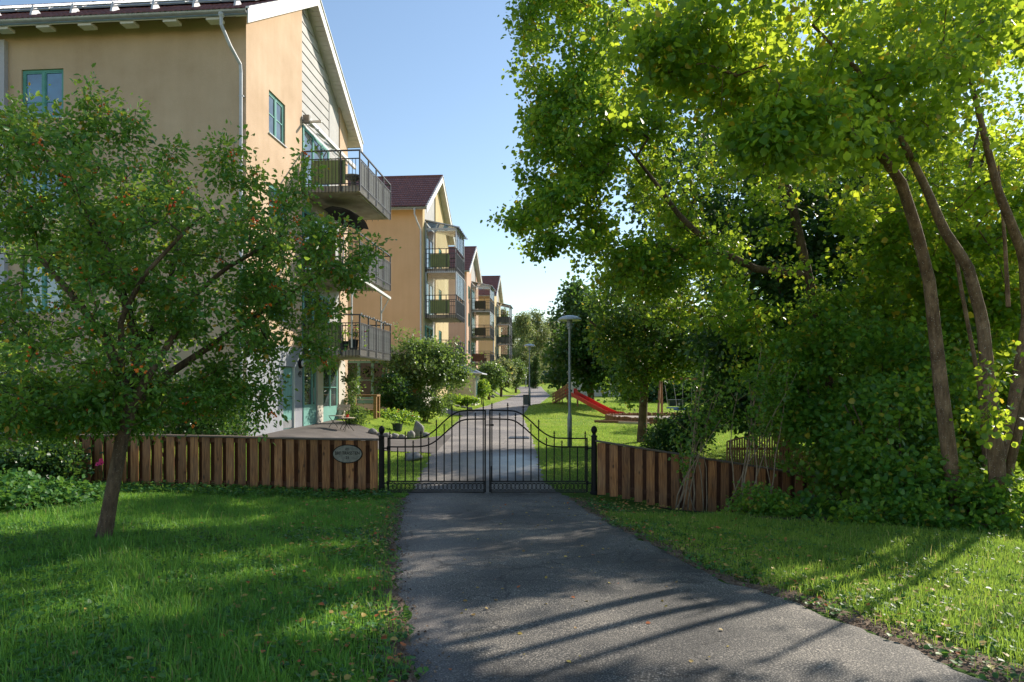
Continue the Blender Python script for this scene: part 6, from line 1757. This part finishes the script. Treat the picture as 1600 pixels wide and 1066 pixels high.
# lanky bare-stemmed lilac in front of the right fence
def lanky(name, label, base_px, d, tips, leaf_n, seed):
    bx, by = W(base_px, 800, d).x, d; zb = gz(bx, by)
    root = thing(name, label, 'shrub', (bx, by, zb - .02))
    q = MB(); P_ = []
    for (px_, py_, r_) in tips:
        e = W(px_, py_, d + RNG.uniform(-.25, .25)); s0 = Vector((RNG.uniform(-.38, .38), RNG.normal(0, .08), 0)); e = Vector(e) - Vector((bx, by, zb))
        pts = []; bend = Vector((RNG.normal(0, .10), RNG.normal(0, .06), 0))
        for k in range(9):
            t_ = k / 8; p = s0 * (1 - t_) + Vector((s0.x + (e.x - s0.x) * t_ ** 1.25, s0.y + (e.y - s0.y) * t_, e.z * t_)) * 1 - s0 * (1 - t_) + bend * math.sin(math.pi * t_) + Vector((RNG.normal(0, .012), RNG.normal(0, .01), 0)); pts.append(p)
        q.tube(pts, [r_ * .9 * (1 - .75 * k / 8) for k in range(9)], 6)
        P_ += [pts[-1], pts[-2], pts[-3]]
        for j in range(3):
            k = RNG.integers(4, 8); p0 = pts[k]; dv = Vector((RNG.normal(0, .22), RNG.normal(0, .12), RNG.uniform(.15, .5))); q.tube([p0, p0 + dv * .5 + Vector((0, 0, -.02)), p0 + dv], [r_ * .3, r_ * .2, .002], 5); P_ += [p0 + dv, p0 + dv * .7]
    q.build('stem', M['twig'], root, True)
    P_ = np.array([list(p) for p in P_]); ci = RNG.integers(0, len(P_), leaf_n)
    LP = P_[ci] + RNG.normal(0, .08, (leaf_n, 3)); Nn = RNG.normal(0, .5, (leaf_n, 3)) + np.array([0, 0, .6]); D = RNG.normal(0, 1, (leaf_n, 3)) + np.array([0, 0, -.2])
    c = link('foliage', leaves_mesh('foliage', LP, Nn, D, .062 * RNG.uniform(.6, 1.3, leaf_n), RNG.random(leaf_n) * .9, 6), M['leaf_shrub'], root); c['kind'] = 'stuff'
lanky('lilac_shrub', 'lanky lilac with pale bare stems against the middle of the right fence', 1085, 11.9, [(1062, 690, .014), (1075, 640, .016), (1088, 610, .018), (1100, 560, .02), (1118, 610, .016), (1135, 590, .018), (1068, 720, .012), (1092, 660, .012), (1128, 650, .014)], 900, 1)
lanky('lilac_shrub', 'second lilac whose pale stems fan out before the slatted screen', 1172, 11.6, [(1190, 540, .022), (1210, 560, .018), (1170, 590, .018), (1235, 560, .016), (1155, 600, .016), (1222, 600, .014), (1180, 640, .012), (1245, 580, .013)], 1000, 2)
bush('rose_bush', 'yellow green rose bush in front of the right fence', 'shrub', 10.7, [E(1185, 795, 10.7, 42, 34, .4, 1), E(1150, 815, 10.6, 25, 18, .3, .4), E(1222, 800, 10.6, 30, 24, .35, .5)], 120, 34, .05, M['leaf_shrub'], .10, 1180, 850, 5, shape=6, gap=-.4, gfreq=2, step=.1, seed=21, srad=.008, rshift=.15)
bush('bed_plants', 'dark low plants spreading along the bed edge under the right fence', 'plant', 10.4, [E(1130, 838, 10.4, 40, 12, .3, .6), E(1200, 848, 10.2, 60, 14, .35, 1), E(1270, 850, 10.0, 50, 16, .4, .8)], 150, 36, .05, M['leaf_shrub'], .10, 1190, 860, 6, shape=6, gap=-.5, gfreq=2, step=.1, seed=23, srad=.005)
def petunia(px_, py_, d, m_, label, n=3):
    c = W(px_, py_, d); z0 = gz(c.x, d)
    t = thing('petunia', label, 'flower', (c.x, d, z0))
    q = MB()
    for k in range(n):
        e = Vector((RNG.normal(0, .06), RNG.normal(0, .04), c.z - z0 + RNG.normal(0, .04))); q.tube([(0, 0, 0), e * .5 + Vector((.03, 0, 0)), e], .004, 4)
        if k == 0: es = [e]
        else: es.append(e)
    q.build('stem', M['leaf_thuja'], t)
    for e in es:
        q = MB(Matrix.Translation(e) @ Matrix.Rotation(R(70 + RNG.uniform(-15, 15)), 4, 'X') @ Matrix.Rotation(RNG.uniform(-.4, .4), 4, 'Y'))
        vs = [(0, 0, -.03)]; 
        for k in range(15):
            a = 2 * math.pi * k / 15; r_ = .042 + .006 * math.cos(5 * a); vs.append((r_ * math.cos(a), r_ * math.sin(a), .002 * math.cos(5 * a)))
        q.add(vs, [(0, 1 + k, 1 + (k + 1) % 15) for k in range(15)]); q.build('blossom', m_, t)
petunia(1222, 850, 9.7, M['petal_white'], 'white petunias, the largest clump at the right end of the bed', 4)
petunia(1206, 839, 9.9, M['petal_white'], 'single white petunia above the bed plants', 1)
petunia(1252, 856, 9.6, M['petal_white'], 'white petunias nearest the bramble thicket', 3)
petunia(1240, 846, 9.8, M['petal_white'], 'two white petunias behind the largest clump', 2)
petunia(1186, 838, 9.9, M['petal_pink'], 'single pink petunia beside the rose bush', 1)

# left bed: ground cover and bushes before the fence end
bush('geranium_patch', 'bright green cranesbill ground cover in the left bed', 'plant', 10.6, [E(40, 774, 10.6, 70, 14, .9, 1), E(115, 776, 10.9, 42, 9, .7, .7), E(-30, 780, 10.4, 50, 18, .8, .6), E(30, 790, 10.1, 60, 9, .6, .6), E(10, 755, 11.3, 50, 12, .5, .5)], 330, 34, .062, M['weed'], .11, 40, 795, 6, shape=6, gap=-.6, gfreq=1.5, step=.12, seed=31, srad=.004, wid=1.2, up=1.2)
bush('spiraea_shrub', 'dark spiraea in front of the far left end of the fence', 'shrub', 12.4, [E(30, 715, 12.4, 60, 30, .5, 1), E(100, 725, 12.6, 40, 22, .35, .5), E(-40, 710, 12.3, 50, 40, .6, .6)], 150, 36, .065, M['leaf_dark'], .19, 30, 750, 5, shape=6, gap=-.2, gfreq=1.4, step=.14, seed=33)
petunia(158, 722, 12.5, M['petal_pink'], 'pink flowers beside the dark spiraea', 3)
bush('lilac_shrub', 'dark lilac behind the left fence, in front of the grey plinth', 'shrub', 15.4, [E(270, 640, 15.4, 95, 45, 1.1, 1), E(345, 635, 15.6, 50, 50, .9, .6), E(180, 640, 15.2, 60, 45, .9, .6)], 280, 46, .075, M['leaf_dark'], .24, 270, 720, 6, gap=-.28, gfreq=.9, seed=35)
bush('lilac_shrub', 'tall dark shrub behind the left fence end below the bay', 'shrub', 15.6, [E(60, 600, 15.6, 90, 90, 1.2, 1), E(-20, 560, 15.6, 70, 110, 1.2, .7)], 230, 46, .08, M['leaf_dark'], .26, 60, 720, 6, gap=-.28, gfreq=.9, seed=37)

# apple trees and shrubs on the lawns by the houses
a_tr = [TP([(657, 654, 33, .15), (657, 630, 33, .13), (656, 605, 33, .12), (655, 590, 33, .10)]), TP([(655, 595, 33, .09), (625, 575, 33, .06), (600, 565, 33, .03)]), TP([(655, 595, 33, .09), (690, 572, 33, .06), (715, 560, 33, .03)]), TP([(655, 595, 33, .08), (660, 565, 33, .05), (662, 545, 33, .03)])]
a_el = [E(655, 572, 33, 68, 32, 2.1, 1.4), E(610, 578, 33, 36, 24, 1.4, .6), E(700, 585, 33, 30, 26, 1.3, .5), E(660, 550, 33, 45, 16, 1.4, .5), E(715, 572, 33, 20, 18, .9, .25)]
exa = []
for a in ((628, 545, 622, 512, 33), (640, 545, 645, 520, 33), (600, 560, 592, 545, 33), (700, 555, 712, 535, 33), (672, 545, 676, 530, 33)): exa += shoot(*a, n=3)
make_tree('apple_tree', 'round-headed apple tree on the lawn before the second house', 'tree', (a_tr[0][0][0], 33, gz(a_tr[0][0][0], 33)), a_tr, a_el, 330, 52, .13, M['leaf_apple'], M['bark'], spread=.27, gap=-.25, gfreq=.9, step=.3, min_r=.006, shape=4, extra=np.array(exa), seed=41)
bush('dark_shrub', 'dark rounded evergreen shrub beside the low wing window', 'shrub', 30.5, [E(614, 612, 30.5, 26, 28, .8, 1)], 110, 46, .10, M['leaf_dark'], .16, 614, 645, 4, gap=-.5, seed=43)
bush('flowering_shrub', 'loose yellow green shrub at the foot of the apple tree', 'shrub', 31.4, [E(672, 630, 31.4, 30, 22, .8, 1), E(640, 640, 31, 30, 14, .7, .6), E(690, 618, 31.6, 18, 20, .6, .4)], 190, 42, .08, M['leaf_apple'], .14, 665, 658, 5, gap=-.4, seed=45)
bush('berry_shrub', 'low reddish green shrubs in front of the tan garden table', 'shrub', 28.5, [E(610, 650, 28.5, 30, 9, .5, 1), E(640, 652, 28.5, 20, 9, .5, .6)], 90, 40, .07, M['leaf_shrub'], .12, 620, 662, 5, gap=-.5, seed=46)
bush('climbing_shrub', 'thin climbing shrub against the corner pillar of the nearest house', 'shrub', 24.6, [E(549, 610, 24.6, 11, 40, .35, 1), E(556, 650, 24.3, 16, 14, .4, .6)], 100, 26, .07, M['leaf_apple'], .12, 550, 672, 3, gap=-.3, seed=47)
for (px_, py_, d, rx, ry_, lab, sd) in ((764, 588, 62, 24, 18, 'second apple tree, standing just past the shed', 51), (783, 582, 72, 20, 20, 'yellow green tree behind the second apple tree', 52), (806, 582, 90, 14, 20, 'third pale apple tree at the bend of the path', 53)):
    c = W(px_, py_, d); zb = gz(c.x, d)
    make_tree('apple_tree', lab, 'tree', (c.x, d, zb - .05), [[(c.x, d, zb - .1, .15), (c.x + .05, d, c.z - .4, .12), (c.x, d, c.z + .4, .05)]], [E(px_, py_, d, rx, ry_, 1.5, 1)], 150, 40, .20, M['leaf_apple'] if sd != 52 else M['leaf_birch'], M['bark'], spread=.34, gap=-.3, gfreq=.8, step=.5, min_r=.01, shape=4, seed=sd)
bush('corner_shrub', 'small green shrub at the corner of the shed', 'shrub', 52, [E(755, 607, 52, 9, 12, .6, 1), E(749, 613, 52, 8, 7, .5, .4)], 60, 36, .13, M['leaf_shrub'], .18, 754, 620, 4, gap=-.5, seed=55)
bush('bed_plants', 'low dark plants at the foot of the shed wall', 'plant', 47.5, [E(728, 625, 47.5, 20, 4, .5, 1), E(706, 622, 46, 12, 6, .5, .5)], 70, 34, .12, M['leaf_shrub'], .14, 728, 630, 4, gap=-.6, seed=56)
for (px_, d, w_, top, lab) in ((836.5, 112, 5.5, 556, 'taller thuja column at the end of the path'), (829.5, 118, 4.0, 568, 'shorter thuja column to the left of the tall one')):
    c = W(px_, 600, d); zb = gz(c.x, d); ht = EYE + (605 - top) / FPX * d - zb
    els = [(c.x, d, zb + ht * f_, w_ / FPX * d * (1 - .75 * f_ ** 2), w_ / FPX * d * (1 - .75 * f_ ** 2), ht * .16, 1) for f_ in (.12, .3, .5, .68, .84)]
    make_tree('thuja', lab, 'tree', (c.x, d, zb - .05), [[(c.x, d, zb - .1, .12), (c.x, d, zb + ht * .9, .03)]], els, 130, 46, .20, M['leaf_thuja'], M['bark'], spread=.24, gap=-.8, step=.8, min_r=.01, shape=4, up=.1, droop=-.8, wid=.7, seed=61, group='thuja columns at the end of the path')

# far birches and woods that close the view
for i, (px_, d, top, w_, lab) in enumerate(((818, 138, 492, 20, 'leftmost far birch, partly behind the last house'), (838, 142, 487, 22, 'tall pale birch at the end of the path'), (862, 150, 500, 26, 'broad yellowish birch right of the tall pale one'), (800, 150, 505, 18, 'far birch showing above the balconies of the last house'))):
    c = W(px_, 600, d); zb = gz(c.x, d); zt_ = EYE + (605 - top) / FPX * d; wd = w_ / FPX * d
    els = [(c.x + RNG.normal(0, .5), d, zb + (zt_ - zb) * f_, wd * s_, wd * s_, (zt_ - zb) * .17, 1) for f_, s_ in ((.15, .8), (.32, 1.0), (.5, .95), (.68, .75), (.85, .45))]
    make_tree('birch_tree', lab, 'tree', (c.x, d, zb - .1), [[(c.x, d, zb - .1, .22), (c.x + .2, d, zb + (zt_ - zb) * .5, .13), (c.x, d, zt_ - 1, .03)]], els, 260, 56, .34, M['leaf_birch'], M['twig'], spread=.8, gap=-.15, gfreq=.3, step=1.2, min_r=.015, shape=4, droop=.9, seed=70 + i, wid=.8, curve=.18)
def woods(name, label, boxes, n, leaf, lm, seed):
    """a wood too far off to count: leaf clumps along the edge of many crowns"""
    V = []
    for (x0, x1, y0, y1, h0, h1, w) in boxes:
        k = int(n * w); nc = max(4, int((x1 - x0) / 2.6)) * 2
        cx = RNG.uniform(x0, x1, nc); cy = RNG.uniform(y0, y1, nc); ch_ = RNG.uniform(h0, h1, nc); cr = RNG.uniform(1.5, 3.4, nc)
        i = RNG.integers(0, nc, k); v = RNG.normal(0, 1, (k, 3)); v /= np.linalg.norm(v, axis=1, keepdims=True)
        u = RNG.random(k); hh = ch_[i] * u ** .85; prof = np.clip(1.15 - (u - .35) ** 2 * 2.2, .2, 1)
        r_ = cr[i] * prof * RNG.uniform(.55, 1.05, k) * (1 + .35 * np.sin(hh * 2.1 + i * 3) * np.cos(v[:, 0] * 4 + i))
        x = cx[i] + v[:, 0] * r_; y = cy[i] + v[:, 1] * r_; z = g(x, y) + hh + v[:, 2] * .8
        V.append(np.stack([x, y, z], -1))
    P = np.concatenate(V); k = len(P)
    o = link(name, leaves_mesh(name, P, RNG.normal(0, .6, (k, 3)) + np.array([0, 0, .4]), RNG.normal(0, 1, (k, 3)) + np.array([0, 0, -.4]), leaf * RNG.uniform(.6, 1.4, k), np.clip(RNG.random(k) * .9, 0, 1), 4, 1.1), lm)
    return tag(o, label, kind='stuff')
woods('woods', 'green wood closing the view behind the path end', [(-12, 34, 150, 172, 9, 15, 1.0)], 60000, .55, M['leaf_birch'], 1)
woods('woods', 'dark belt of trees behind the playground', [(11, 60, 84, 100, 6, 11, .6), (30, 60, 58, 66, 4, 8, .3)], 60000, .42, M['leaf_dark'], 2)
woods('undergrowth', 'low hedge along the far edge of the playground lawn', [(8.5, 34, 58, 61, .8, 2.6, 1.0)], 26000, .30, M['leaf_dark'], 4)
woods('undergrowth', 'hedge-like undergrowth along the right side of the garden', [(9.5, 22, 24, 40, 4, 7, .6), (8.5, 16, 14.5, 22, 3, 6.5, .4)], 50000, .16, M['leaf_shrub'], 3)

# trees on the right outside the frame, which shade the drive
make_tree('lime_tree', 'lime tree just outside the right edge behind the hazel', 'tree', (12.5, 19, gz(12.5, 19)), [[(12.5, 19, gz(12.5, 19) - .1, .2), (12.4, 19, 3, .16), (12.2, 18.8, 7, .08)]],
    [(11.5, 19, 6.5, 2.6, 2.4, 2.2, 1), (13.5, 20, 5.5, 2.2, 2.2, 2.2, .7), (9.5, 20.5, 7.0, 2.2, 2.0, 1.8, .7)], 260, 44, .15, M['leaf_linden'], M['bark'], spread=.42, gap=-.15, gfreq=.5, step=.5, min_r=.008, shape=4, seed=81)

# light-crowned hazel added unseen beyond the right edge so its branches throw the streaks of shade over the near asphalt
make_tree('hazel_tree', 'sparse unseen hazel added outside the right edge for its shade', 'tree', (9.9, 8.6, gz(9.9, 8.6) - .05), [[(9.9, 8.6, gz(9.9, 8.6) - .1, .09), (9.6, 8.5, 2.4, .07), (9.0, 8.6, 4.4, .05), (8.3, 8.9, 5.8, .03)], [(9.9, 8.6, .8, .07), (10.1, 8.2, 3.0, .05), (9.6, 7.8, 5.2, .03)], [(9.7, 8.5, 1.6, .05), (9.2, 9.2, 3.6, .035), (8.9, 9.6, 5.4, .02)]],
    [(9.0, 8.4, 4.6, 1.7, 1.5, 1.7, 1), (10.2, 8.0, 3.6, 1.4, 1.2, 1.4, .6), (8.2, 9.2, 5.8, 1.2, 1.1, .9, .5)], 150, 26, .10, M['leaf_hazel'], M['bark_red'], spread=.26, gap=-.1, gfreq=.9, step=.2, min_r=.007, seed=83)
